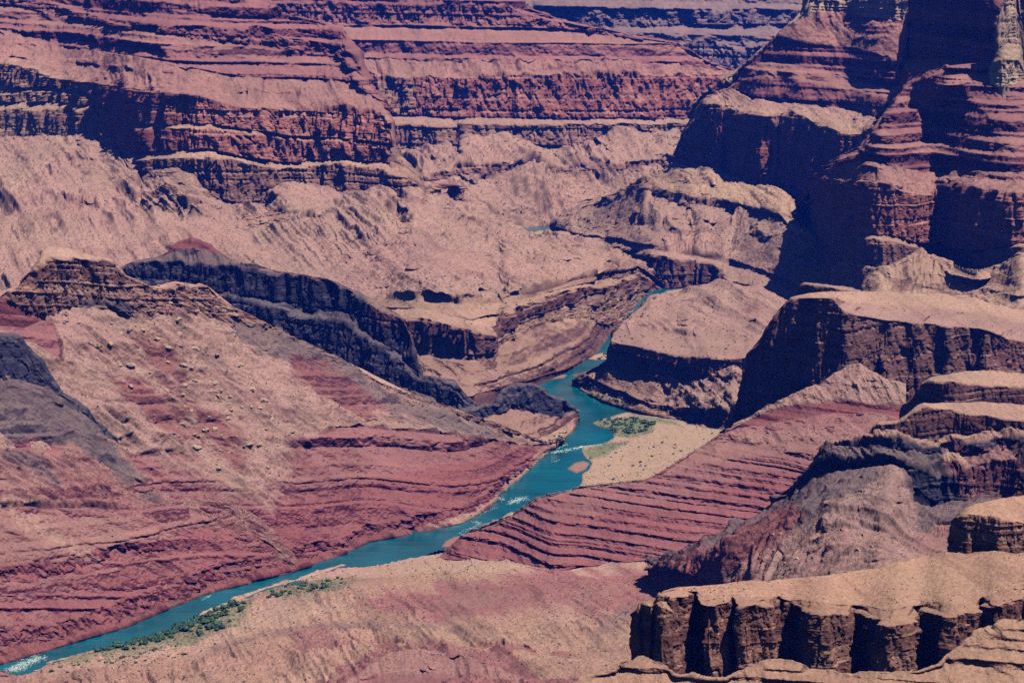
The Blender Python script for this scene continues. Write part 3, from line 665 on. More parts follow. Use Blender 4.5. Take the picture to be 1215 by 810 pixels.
# ---- sandy flat on the right bank
sand_patch('riverbank', 'sandy right riverbank flat with green thickets between the river bend and the red ledges',
    [(630, 645), (630, 600), (645, 593), (682, 584), (690, 573), (692, 562), (699, 556), (703, 548), (695, 543), (690, 535), (692, 529.5), (714, 526.5), (727, 520), (729, 515), (722, 508.5), (711, 506.5), (703, 501.5),
     (712, 497), (725, 494), (745, 489), (765, 491), (800, 497), (830, 505), (870, 512), (930, 520), (930, 645)], 'sand',
    lambda px, py, sd: np.clip(sd - 1, 0, 30) * .10 + np.clip(px - 745, 0, 200) * .28, tone=.34, seed=11, cat='riverbank', green=[[(703, 501), (745, 494), (778, 501), (772, 514), (745, 519), (715, 513)], [(745, 489), (800, 499), (810, 506), (760, 497)], [(692, 534), (720, 524), (745, 524), (720, 540), (700, 545)]])
for k_, (lab, pal_, poly_) in enumerate([
    ('pale curved sandbar off the left bank at the top of the river bend', 'sand', [(648, 441), (653, 434), (667, 431), (679, 432), (681, 436), (670, 439), (658, 442)]),
    ('grey pink sandbar just below the pale one at the top of the river bend', 'doxP', [(641, 451), (649, 444), (661, 443), (673, 445), (669, 448.5), (655, 449.5)]),
    ('grey pink sandbar beside the right bank below the white riffle', 'doxP', [(673, 556), (681, 549), (692, 546.5), (700, 549), (695, 557), (684, 561)]),
    ('small tan gravel bar at the foot of the red ledges', 'sand', [(597, 622), (597, 612), (606, 607), (618, 606), (613, 615), (604, 621)]),
    ('small pink sandbar at the left tip of the red ledges', 'doxP', [(523, 649), (529, 641), (540, 635.5), (552, 636), (546, 643), (535, 649)]),
    ('thin green edged sandbar in front of the dark river cliff', 'sand', [(697, 425.5), (704, 421), (716, 418), (724, 419), (722, 426), (708, 427)]),
    ('narrow shoal in the blue river reach below the shadowed cliff', 'sand', [(783, 350), (790, 345), (812, 342), (815, 345), (800, 350), (790, 353)]),
    ('pale shoal in the farthest glimpse of the river', 'sand', [(630, 277), (640, 273), (652, 273.5), (648, 277), (638, 279)])]):
    sand_patch('sandbar.%03d' % k_, lab, poly_, pal_, lambda px, py, sd: 0 * px, seed=40 + k_, edge=.5, amp=.1)

# ---- dark knoll on the left bank
landform('hill.001', 'low dark rocky hill on the left bank at the river bend', 'hill', 520, 686, [
    ('z', [(520, 545), (600, 545), (630, 543), (645, 541), (657, 527), (668, 520), (676, 514), (681, 506), (684, 500), (686, 497)], [(520, 24), (600, 8), (630, 1), (645, -2), (686, -2)], .4),
    ('s', [(520, 520), (560, 520), (600, 522), (640, 520), (660, 512), (674, 504), (680, 497), (686, 494)], 9),
    ('s', [(520, 505), (560, 500), (592, 490), (605, 482), (630, 488), (645, 492), (660, 494), (672, 492), (679, 488), (686, 492)], 24),
    ('s', [(520, 500), (560, 490), (588, 480), (597, 466), (612, 456), (630, 455), (642, 462), (650, 470), (660, 474), (670, 480), (676, 486), (686, 490)], 58),
    ('dY', [(520, 496), (560, 484), (588, 478), (597, 464), (612, 454.5), (630, 453.5), (642, 460), (650, 468), (660, 472), (670, 478), (676, 484), (686, 489)], 40)],
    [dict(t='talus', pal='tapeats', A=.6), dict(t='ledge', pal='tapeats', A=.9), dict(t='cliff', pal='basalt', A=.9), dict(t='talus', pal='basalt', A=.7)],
    seed=12, st=.7, back=(60, -90), paint=[
        dict(poly=[(585, 485), (600, 452), (645, 452), (680, 485), (676, 497), (640, 478)], pal='basalt', soft=5, amt=.75),
        dict(poly=[(640, 516), (675, 508), (684, 512), (672, 524), (645, 530)], pal='sand', soft=4, amt=.7)])

landform('rock_pillar', 'pale sunlit rock pillar at the right edge beside the great blue recess', 'rock pillar', 1180, 1216, [
    ('Y', [(1180, 104, 8330), (1184, 104, 8270), (1190, 104, 8250), (1198, 104, 8290), (1206, 104, 8345), (1216, 104, 8400)]),
    ('s', [(1180, 86), (1184, 76), (1190, 72), (1200, 72), (1210, 76), (1216, 90)], 70),
    ('s', [(1180, 82), (1183, 70), (1188, 58), (1196, 52), (1208, 54), (1212, 66), (1216, 86)], 50),
    ('s', [(1180, 80), (1183, 66), (1187, 20), (1190, 6), (1194, -6), (1199, -24), (1205, -22), (1209, 8), (1212, 30), (1216, 84)], 80),
    ('s', [(1180, 79), (1183, 65), (1187, 18), (1190, 4), (1194, -9), (1199, -28), (1205, -26), (1209, 5), (1212, 28), (1216, 83)], 20)],
    [dict(t='cliff', pal='coconino', A=.8), dict(t='talus', pal='coconino', A=.8), dict(t='cliff', pal='coconino', A=.8), dict(t='flat', pal='coconino', A=.2)],
    seed=31, st=.7, res=.5, back=(60, -120), caps='LR', cap_depth=70)

landform('talus_slope.001', 'pale scree apron along the foot of the tallest right butte behind the dark mesa', 'scree slope', 975, XR, [
    ('Y', [(975, 338, 8900), (985, 345, 8640), (1000, 352, 8230), (1040, 362, 7590), (1100, 368, 7590), (1143, 374, 7430), (1187, 380, 7290), (1215, 382, 7180), (XR, 382, 7900)]),
    ('Y', [(975, 318, 9200), (985, 320, 8880), (1000, 316, 8440), (1010, 312, 8240), (1024, 316, 7960), (1040, 318, 7850), (1060, 313, 7845), (1077, 307, 7850), (1092, 304, 7880), (1110, 307, 7870), (1130, 316, 7760), (1143, 320, 7710), (1163, 323, 7650), (1187, 316, 7570), (1215, 302, 7470), (XR, 288, 8200)])],
    [dict(t='talus', pal='talus2', A=.8)], seed=34, st=.9, shear=-.4, back=(60, -30))
# ---- dark cliff ridge
landform('ridge', 'long dark blue-grey cliff ridge with a small peak behind the left boulder slope', 'ridge', 138, 585, [
    ('Y', [(138, 372, 7250), (240, 380, 7180), (330, 400, 7100), (400, 440, 7020), (450, 462, 6960), (495, 480, 6900), (552, 500, 6850), (585, 510, 6840)]),
    ('s', [(138, 350), (240, 362), (330, 388), (400, 425), (450, 450), (495, 466), (552, 490), (585, 505)], 40),
    ('s', [(138, 340), (190, 340), (240, 346), (330, 370), (405, 385), (450, 412), (480, 432), (497, 452), (540, 462), (553, 476), (585, 503)], 74),
    ('s', [(138, 338), (190, 336), (240, 341), (290, 352), (330, 359), (405, 374), (450, 402), (480, 424), (497, 449), (540, 458), (554, 472), (585, 502)], 26),
    ('s', [(138, 328), (147, 322), (163, 313), (187, 310), (214, 312), (250, 316), (283, 318), (333, 325), (367, 330), (387, 331), (405, 341), (448, 361), (478, 381), (488, 402), (497, 436), (500, 447), (538, 453), (555, 470), (585, 501)], 77),
    ('s', [(138, 326), (147, 320), (163, 311), (187, 307), (197, 303), (212, 297), (227, 296), (247, 299), (263, 306), (283, 314), (333, 323), (367, 328), (405, 339), (448, 359), (478, 379), (488, 400), (496, 434), (500, 446), (538, 452), (585, 500.5)], 20),
    ('s', [(138, 325), (163, 310), (187, 306.5), (204, 297), (212, 290), (219, 287), (227, 285.5), (236, 287), (247, 292), (256, 300), (263, 304.5), (283, 313), (405, 338.5), (448, 358.5), (478, 378.5), (488, 399), (496, 433.5), (500, 445.5), (538, 451.5), (585, 500)], 46)],
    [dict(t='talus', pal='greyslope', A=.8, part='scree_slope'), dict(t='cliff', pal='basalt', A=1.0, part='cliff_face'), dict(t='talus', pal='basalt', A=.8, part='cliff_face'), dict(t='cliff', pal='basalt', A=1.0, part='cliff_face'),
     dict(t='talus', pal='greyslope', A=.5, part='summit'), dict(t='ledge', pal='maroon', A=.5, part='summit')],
    seed=13, st=.8, dip=(.12, 0), back=(70, -110), paint=[
        dict(poly=[(440, 340), (480, 375), (495, 400), (470, 395), (440, 370)], pal='tapeats', soft=8, amt=.6)])

# ---- left ridge with boulder slope
landform('ridge.001', 'big left ridge with a pale capped crag, boulder strewn scree and red ledges down to the river', 'ridge', XL, 668, [
    ('z', [(XL, 818), (0, 789), (67, 769), (150, 744), (200, 722), (247, 704), (333, 683), (405, 659), (435, 644), (505, 631), (545, 622), (563, 612), (577, 604), (592, 587), (620, 564), (645, 541), (656, 530), (668, 522)], -1.5, .5),
    ('s', [(XL, 790), (0, 772), (67, 756), (150, 733), (247, 696), (333, 672), (405, 648), (435, 634), (505, 622), (545, 613), (565, 602), (590, 580), (620, 558), (645, 538), (656, 528.5), (668, 521.5)], 16),
    ('s', [(XL, 760), (0, 746), (67, 736), (150, 708), (247, 675), (320, 655), (345, 650), (405, 636), (435, 622), (505, 610), (545, 600), (565, 590), (590, 570), (620, 550), (645, 535), (656, 527.5), (668, 521)], 44),
    ('s', [(XL, 640), (0, 640), (100, 630), (200, 620), (262, 612), (300, 604), (360, 595), (405, 575), (450, 565), (505, 556), (545, 548), (590, 538), (620, 533), (645, 528), (656, 526), (668, 520)], [(XL, 30), (300, 29), (400, 25), (520, 20), (600, 14), (668, 8)]),
    ('s', [(XL, 540), (0, 540), (100, 540), (200, 536), (262, 535), (300, 530), (360, 520), (405, 505), (450, 508), (505, 512), (545, 517), (590, 524), (620, 527), (645, 527), (656, 525.5), (668, 519.5)], [(XL, 29), (300, 28), (400, 25), (520, 20), (600, 14), (668, 8)]),
    ('s', [(XL, 440), (0, 430), (60, 425), (100, 425), (200, 440), (262, 448), (300, 450), (360, 455), (405, 452), (450, 470), (505, 488), (545, 500), (590, 514), (618, 521), (645, 526), (668, 519)], [(XL, 29), (200, 29), (300, 26), (400, 23), (520, 17), (668, 8)]),
    ('s', [(XL, 390), (0, 386), (30, 388), (60, 375), (85, 364), (125, 364), (150, 376), (180, 380), (212, 368), (240, 375), (283, 395), (333, 412), (405, 438), (450, 460), (505, 480), (545, 494), (590, 511), (618, 518), (645, 525.5), (668, 518.5)], [(XL, 30), (200, 30), (300, 24), (400, 20), (668, 8)]),
    ('s', [(XL, 362), (0, 352), (8, 347), (22, 340), (28, 330), (38, 322), (47, 312), (60, 306), (72, 307), (88, 305), (105, 308), (122, 307), (134, 310), (138, 322), (150, 328), (165, 334), (180, 341), (195, 343), (206, 336), (222, 342), (236, 336), (246, 340), (258, 352), (283, 369), (333, 394), (405, 428), (448, 451), (495, 471), (540, 486), (578, 500), (618, 515), (645, 525), (668, 518)], [(XL, 70), (130, 76), (150, 55), (190, 42), (250, 36), (300, 20), (400, 16), (668, 8)], 1.3),
    ('s', [(XL, 356), (0, 348), (10, 343), (24, 337), (34, 326), (44, 310), (52, 297), (58, 292), (90, 296), (108, 304), (124, 306), (136, 309), (150, 327), (180, 340), (206, 335), (246, 339), (283, 368), (333, 393), (405, 427), (495, 470), (578, 499), (645, 524.5), (668, 517.5)], 13, .7)],
    [dict(t='talus', pal='maroon', A=.8, part='bank_ledges'), dict(t='cliff', pal='doxD', A=.9, part='bank_ledges'), dict(t='ledge', pal='doxD', A=1.3, part='red_ledges'), dict(t='ledge', pal='dox', A=1.3, part='red_ledges'),
     dict(t='talus', pal='talus', A=1.0, part='boulder_scree'), dict(t='talus', pal='talus', A=.9, part='boulder_scree'), dict(t='cliff', pal='tapeats', A=1.25, part='cap_cliff'), dict(t='flat', pal='sand', A=.2, part='cap_top')],
    seed=14, st=.55, dip=(.22, 0), shear=.6, back=(60, -140), paint=[
        dict(poly=[(62, 392), (150, 376), (240, 385), (285, 430), (330, 480), (345, 540), (320, 600), (270, 590), (230, 560), (160, 520), (100, 470)], t='talus', pal='talus', A=.9, soft=30, amt=1),
        dict(poly=[(330, 395), (405, 430), (480, 475), (560, 500), (600, 520), (520, 515), (440, 480), (380, 455), (330, 430)], t='talus', pal='greyslope', A=.6, soft=8, amt=.85),
        dict(poly=[(268, 378), (330, 398), (356, 412), (352, 424), (320, 428), (285, 405)], t='talus', pal='greyslope', A=.6, soft=8, amt=.8),
        dict(poly=[(345, 420), (380, 432), (420, 455), (460, 480), (440, 496), (390, 476), (345, 444)], t='ledge', pal='maroon', A=1.2, soft=16, amt=.8),
        dict(poly=[(160, 400), (200, 405), (215, 440), (222, 468), (200, 460), (175, 430)], t='ledge', pal='maroon', A=1.3, soft=20, amt=.8),
        dict(poly=[(135, 450), (180, 455), (200, 480), (235, 510), (225, 530), (190, 510), (150, 480)], t='ledge', pal='maroon', A=1.3, soft=20, amt=.8),
        dict(poly=[(215, 470), (260, 500), (290, 540), (285, 560), (240, 520)], t='ledge', pal='maroon', A=1.3, soft=20, amt=.8),
        dict(poly=[(0, 350), (25, 368), (60, 382), (75, 420), (70, 430), (30, 402), (0, 392)], t='ledge', pal='dox', A=.5, soft=4),
        dict(poly=[(70, 350), (130, 350), (160, 372), (125, 370), (85, 366)], pal='basalt', soft=5, amt=.7),
        dict(poly=[(20, 340), (45, 312), (60, 307), (60, 325), (45, 345), (20, 362)], pal='butte', soft=6, amt=.5),
        dict(poly=[(60, 330), (130, 315), (130, 350), (100, 362), (45, 368), (45, 350)], pal='tapeatsL', soft=8, amt=.5),
        dict(poly=[(500, 626), (545, 614), (575, 600), (600, 570), (650, 530), (665, 520), (640, 555), (590, 592), (550, 626)], pal='sand', t='talus', soft=3, amt=.8),
        dict(poly=[(300, 655), (345, 590), (420, 570), (560, 550), (640, 535), (560, 590), (420, 640)], pal='maroon', soft=10, amt=.45),
        dict(poly=[(60, 310), (90, 297), (130, 304), (125, 309), (60, 306)], pal='sand', soft=2, amt=.8)])

# ---- dark spur running down to the river at the left edge
landform('ridge.002', 'dark grey spur fading to red slopes at the lower left above the river', 'ridge', XL, 352, [
    ('z', [(XL, 817), (0, 788.5), (67, 768.5), (150, 743.5), (200, 721.5), (247, 703.5), (320, 686), (352, 676)], -1.5, .5),
    ('s', [(XL, 800), (0, 776), (67, 758), (150, 733), (200, 712), (247, 694), (300, 680), (337, 672), (352, 674)], 14),
    ('s', [(XL, 770), (0, 748), (40, 742), (67, 738), (100, 725), (150, 706), (200, 695), (247, 678), (300, 668), (337, 666), (352, 673)], 42),
    ('s', [(XL, 700), (0, 690), (67, 682), (100, 668), (150, 656), (200, 650), (247, 644), (300, 640), (330, 658), (352, 672)], 29),
    ('s', [(XL, 680), (0, 668), (67, 664), (100, 654), (150, 642), (200, 638), (247, 634), (300, 630), (330, 656), (352, 671)], 46),
    ('s', [(XL, 600), (0, 600), (67, 602), (100, 600), (150, 604), (200, 608), (247, 612), (280, 616), (300, 620), (330, 652), (352, 670)], 29),
    ('s', [(XL, 520), (0, 512), (40, 510), (67, 510), (100, 520), (130, 545), (165, 575), (205, 598), (247, 604), (280, 610), (300, 616), (330, 650), (352, 669)], 29),
    ('s', [(XL, 470), (0, 452), (20, 452), (40, 460), (58, 466), (72, 476), (100, 496), (130, 520), (165, 566), (205, 592), (247, 601), (280, 607), (300, 614), (330, 649), (352, 668)], 30),
    ('s', [(XL, 412), (0, 396), (14, 397), (24, 401), (34, 414), (48, 428), (56, 442), (66, 462), (84, 474), (100, 484), (115, 500), (130, 512), (165, 560), (205, 588), (247, 599), (280, 604), (300, 612), (318, 630), (330, 648), (352, 667)], [(XL, 56), (40, 56), (80, 44), (120, 32), (352, 24)])],
    [dict(t='talus', pal='maroon', A=.9, part='bank_ledges'), dict(t='cliff', pal='doxD', A=1.0, part='bank_ledges'), dict(t='ledge', pal='dox', A=1.1, part='red_slope'), dict(t='cliff', pal='doxD', A=.8, part='red_slope'), dict(t='ledge', pal='doxP', A=1.1, part='red_slope'),
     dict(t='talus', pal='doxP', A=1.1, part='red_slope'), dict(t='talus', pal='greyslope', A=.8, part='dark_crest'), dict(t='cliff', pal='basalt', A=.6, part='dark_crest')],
    seed=15, st=.65, dip=(.12, 0), shear=.7, back=(60, -130), paint=[
        dict(poly=[(41, 470), (47, 470), (39, 500), (38, 522), (64, 560), (78, 582), (60, 578), (31, 530), (32, 498)], pal='talus', t='talus', soft=3, amt=.45),
        dict(poly=[(12, 515), (70, 505), (75, 530), (45, 540), (20, 535)], pal='doxD', t='ledge', A=1.1, soft=9, amt=.8),
        dict(poly=[(138, 500), (170, 550), (210, 580), (260, 592), (320, 605), (352, 660), (352, 690), (300, 640), (240, 612), (200, 606), (165, 590), (140, 560)], pal='doxP', t='talus', A=.8, soft=6),
        dict(poly=[(XL, 470), (60, 470), (100, 500), (140, 540), (165, 565), (120, 560), (80, 530), (40, 520), (XL, 530)], pal='greyslope', soft=8),
        dict(poly=[(0, 520), (40, 545), (75, 575), (60, 580), (20, 555), (0, 545)], pal='greyslope', soft=5, amt=.8),
        dict(poly=[(110, 530), (160, 572), (205, 600), (215, 612), (180, 600), (135, 570)], pal='greyslope', soft=5, amt=.8),
        dict(poly=[(60, 560), (130, 575), (210, 600), (290, 612), (240, 625), (150, 620), (80, 600)], pal='plainP', soft=14, amt=.6),
        dict(poly=[(0, 585), (40, 600), (70, 632), (110, 660), (100, 668), (50, 640), (0, 605)], pal='sand', soft=5, amt=.55, streak=.5)])

# ---- red stratified slope on the right bank
landform('hill', 'dark red slope of thin even ledges rising from the right bank to the mesa foot', 'hill', 522, 1075, [
    ('z', [(522, 664), (530, 663.5), (560, 665), (605, 665), (638, 674), (658, 679), (685, 673), (738, 668), (790, 662), (850, 654), (900, 650), (1075, 650)], [(522, 2), (560, 8), (605, 16), (700, 34), (800, 60), (1075, 120)], .6),
    ('s', [(522, 663), (530, 660), (548, 641), (562, 640), (590, 640), (640, 642), (700, 640), (760, 628), (820, 612), (900, 600), (960, 580), (1075, 590)], 26),
    ('s', [(522, 662.5), (530, 659), (548, 637), (575, 628), (592, 622), (605, 617), (640, 615), (700, 612), (760, 600), (820, 585), (900, 560), (960, 555), (1075, 560)], 26),
    ('s', [(522, 662), (530, 658.5), (548, 636), (575, 627), (605, 615), (622, 604), (638, 593), (648, 590), (661, 588), (676, 583), (700, 578), (740, 575), (764, 573), (785, 565), (820, 552), (900, 540), (960, 532), (1075, 540)], 24),
    ('s', [(522, 661.5), (548, 635.5), (605, 614.5), (638, 592), (661, 587), (700, 577), (764, 572), (785, 564), (800, 554), (830, 535), (850, 524), (900, 528), (960, 521), (1075, 530)], 13),
    ('s', [(522, 661), (548, 635), (605, 614), (638, 591.5), (661, 586.5), (700, 576.5), (764, 571), (785, 563), (800, 553), (830, 533), (862, 513), (890, 506), (930, 500), (975, 492), (1020, 490), (1037, 490), (1075, 495)], 16),
    ('s', [(522, 660.5), (548, 634.5), (605, 613.5), (638, 591), (661, 586), (764, 570.5), (800, 551), (830, 531), (862, 511.5), (890, 497), (920, 486), (950, 478), (1000, 476), (1037, 478), (1075, 480)], 36),
    ('s', [(522, 660), (548, 634), (605, 613), (638, 590.5), (661, 585.5), (764, 570), (800, 550), (830, 530), (862, 510.5), (890, 494), (920, 478), (950, 464), (975, 452), (998, 440), (1008, 434), (1020, 432), (1030, 438), (1045, 447), (1060, 452), (1075, 456)], 33)],
    [dict(t='ledge', pal='doxD', A=1.2, part='red_ledges'), dict(t='ledge', pal='doxD', A=1.2, part='red_ledges'), dict(t='ledge', pal='dox', A=1.1, part='red_ledges'), dict(t='ledge', pal='doxP', A=.5, part='red_slope'),
     dict(t='talus', pal='doxP', A=.5, part='red_slope'), dict(t='ledge', pal='maroon', A=.6, part='scree_cone'), dict(t='talus', pal='talus', A=.8, part='scree_cone')],
    seed=16, st=.24, dip=(.05, 0), back=(40, -60), paint=[
        dict(poly=[(860, 514), (900, 500), (960, 484), (1037, 490), (1037, 505), (960, 510), (900, 512)], pal='plainP', soft=5, amt=.5)])

# ---- dark mesa
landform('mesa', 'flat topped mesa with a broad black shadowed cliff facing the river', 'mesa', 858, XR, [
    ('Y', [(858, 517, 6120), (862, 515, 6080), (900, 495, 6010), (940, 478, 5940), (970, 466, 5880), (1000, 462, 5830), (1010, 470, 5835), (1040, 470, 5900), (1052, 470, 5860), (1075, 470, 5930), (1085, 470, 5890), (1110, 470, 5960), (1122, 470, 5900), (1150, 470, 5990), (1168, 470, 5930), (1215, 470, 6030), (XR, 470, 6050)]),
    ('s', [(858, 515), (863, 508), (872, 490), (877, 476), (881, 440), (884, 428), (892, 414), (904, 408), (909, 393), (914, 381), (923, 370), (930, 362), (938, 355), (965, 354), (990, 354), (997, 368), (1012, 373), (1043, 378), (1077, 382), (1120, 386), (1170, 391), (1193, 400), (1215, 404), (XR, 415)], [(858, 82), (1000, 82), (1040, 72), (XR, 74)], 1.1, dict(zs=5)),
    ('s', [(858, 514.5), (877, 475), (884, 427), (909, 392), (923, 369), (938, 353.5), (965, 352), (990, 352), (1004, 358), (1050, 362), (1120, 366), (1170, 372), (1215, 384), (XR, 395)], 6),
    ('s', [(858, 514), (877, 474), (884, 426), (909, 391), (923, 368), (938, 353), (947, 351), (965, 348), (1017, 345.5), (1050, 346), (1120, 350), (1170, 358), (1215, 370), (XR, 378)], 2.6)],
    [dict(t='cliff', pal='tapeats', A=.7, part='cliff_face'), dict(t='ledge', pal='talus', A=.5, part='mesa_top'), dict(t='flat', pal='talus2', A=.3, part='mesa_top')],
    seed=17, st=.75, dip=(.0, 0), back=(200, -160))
landform('ledge', 'thin dark slab ledge on the mesa rim at its upper left corner', 'ledge', 944, 1022, [
    ('Y', [(944, 357, 6330), (951, 356, 6310), (965, 354, 6250), (990, 352, 6200), (1015, 347, 6230), (1022, 346, 6260)]),
    ('s', [(944, 352), (950, 340), (955, 338), (980, 341), (1005, 344), (1016, 345.5), (1022, 345.8)], 82),
    ('s', [(944, 351), (950, 337), (955, 336), (985, 339), (1022, 345)], 4)],
    [dict(t='cliff', pal='tapeats', A=.4), dict(t='flat', pal='talus', A=.3)], seed=18, st=.6, caps='L', back=(50, -50), cap_depth=120)

# ---- tiers in front of the mesa
landform('cliff.001', 'upper pale topped cliff step with a dark face in front of the mesa', 'cliff', 1070, XR, [
    ('Y', [(1070, 500, 5300), (1085, 490, 5200), (1100, 488, 5150), (1130, 486, 5080), (1160, 484, 5120), (1215, 484, 5150), (XR, 486, 5150)]),
    ('s', [(1070, 482), (1080, 476), (1086, 468), (1094, 456), (1103, 452), (1130, 453), (1160, 456), (1215, 458), (XR, 460)], 82),
    ('s', [(1070, 481), (1080, 475), (1086, 467), (1094, 454), (1103, 448), (1130, 443), (1150, 440), (1177, 440), (1215, 444), (XR, 450)], 3)],
    [dict(t='cliff', pal='tapeats', A=.5, part='cliff_face'), dict(t='flat', pal='talus2', A=.25, part='cliff_top')], seed=19, st=.6, back=(120, -120), caps='L', cap_depth=300)
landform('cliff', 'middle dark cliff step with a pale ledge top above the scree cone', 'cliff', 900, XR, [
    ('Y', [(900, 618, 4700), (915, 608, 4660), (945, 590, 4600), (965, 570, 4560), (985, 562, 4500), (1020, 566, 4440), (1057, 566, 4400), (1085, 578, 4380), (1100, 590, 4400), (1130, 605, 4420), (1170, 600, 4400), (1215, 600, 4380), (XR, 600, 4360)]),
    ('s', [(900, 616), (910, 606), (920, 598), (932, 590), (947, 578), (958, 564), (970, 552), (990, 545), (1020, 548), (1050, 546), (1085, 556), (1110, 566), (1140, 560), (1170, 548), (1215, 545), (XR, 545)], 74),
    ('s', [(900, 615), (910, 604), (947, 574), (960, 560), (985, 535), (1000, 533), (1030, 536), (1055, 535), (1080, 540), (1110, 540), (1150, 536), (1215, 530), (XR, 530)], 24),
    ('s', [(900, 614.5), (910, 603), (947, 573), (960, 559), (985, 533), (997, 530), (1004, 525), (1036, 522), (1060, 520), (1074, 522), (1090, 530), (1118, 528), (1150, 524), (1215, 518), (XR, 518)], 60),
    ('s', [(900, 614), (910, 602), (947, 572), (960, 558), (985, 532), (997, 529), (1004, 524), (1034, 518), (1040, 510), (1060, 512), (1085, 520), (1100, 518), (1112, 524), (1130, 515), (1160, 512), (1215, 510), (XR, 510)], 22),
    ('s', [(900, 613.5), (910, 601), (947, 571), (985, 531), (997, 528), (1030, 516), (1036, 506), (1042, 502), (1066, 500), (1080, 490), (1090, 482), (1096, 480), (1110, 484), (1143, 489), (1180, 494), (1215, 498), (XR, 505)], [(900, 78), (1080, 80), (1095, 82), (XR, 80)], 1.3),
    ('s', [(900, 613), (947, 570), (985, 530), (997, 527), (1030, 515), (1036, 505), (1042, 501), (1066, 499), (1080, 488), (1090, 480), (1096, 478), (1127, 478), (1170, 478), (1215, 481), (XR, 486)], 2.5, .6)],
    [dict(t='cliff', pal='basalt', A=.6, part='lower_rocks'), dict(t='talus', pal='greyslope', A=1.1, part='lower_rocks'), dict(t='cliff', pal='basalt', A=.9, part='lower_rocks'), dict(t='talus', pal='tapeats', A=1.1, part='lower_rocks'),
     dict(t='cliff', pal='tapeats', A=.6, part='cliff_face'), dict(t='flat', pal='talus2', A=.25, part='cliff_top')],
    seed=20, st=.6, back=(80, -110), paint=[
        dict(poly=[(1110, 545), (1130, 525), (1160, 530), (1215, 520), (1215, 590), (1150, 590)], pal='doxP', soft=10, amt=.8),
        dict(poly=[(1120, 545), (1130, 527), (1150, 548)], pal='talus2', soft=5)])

landform('talus_slope', 'grey boulder scree cone spreading below the middle dark cliff step', 'scree slope', 770, XR, [
    ('Y', [(770, 677), (800, 678), (850, 690), (900, 702), (950, 712), (1060, 690), (XR, 690)], [(770, 4930), (800, 4780), (850, 4450), (900, 4050), (950, 3750), (1060, 3550), (XR, 3480)]),
    ('s', [(770, 680), (820, 676), (860, 660), (930, 640), (1000, 630), (1060, 630), (1083, 640), (1100, 640), (1135, 636), (XR, 636)], 12) and
    ('Y', [(770, 676), (820, 668), (870, 650), (930, 640), (1000, 630), (1050, 628), (1083, 634), (1100, 632), (1135, 630), (XR, 630)], [(770, 4950), (820, 4720), (870, 4450), (900, 4300), (1000, 4030), (1050, 3960), (1083, 3980), (1110, 4080), (1135, 4050), (XR, 4000)]),
    ('Y', [(770, 672), (800, 664), (830, 652), (850, 645), (880, 626), (905, 612), (945, 588), (965, 570), (990, 564), (1020, 563), (1057, 560), (1075, 572), (1083, 596), (1105, 602), (1135, 600), (XR, 600)], [(770, 5000), (850, 4850), (900, 4700), (945, 4600), (985, 4510), (1020, 4430), (1057, 4380), (1083, 4360), (1135, 4400), (XR, 4360)])],
    [dict(t='talus', pal='doxP', A=.9), dict(t='talus', pal='greyslope', A=1.2)], seed=21, st=.55, shear=-.7, paint=[
        dict(poly=[(1057, 556), (1086, 600), (1090, 665), (1060, 720), (880, 720), (930, 650), (1000, 600)], pal='talus', soft=10, amt=.7),
        dict(poly=[(860, 652), (905, 618), (945, 600), (965, 620), (930, 645), (890, 672), (820, 690), (780, 680)], pal='maroon', soft=8, amt=.9)], back=(60, -40))

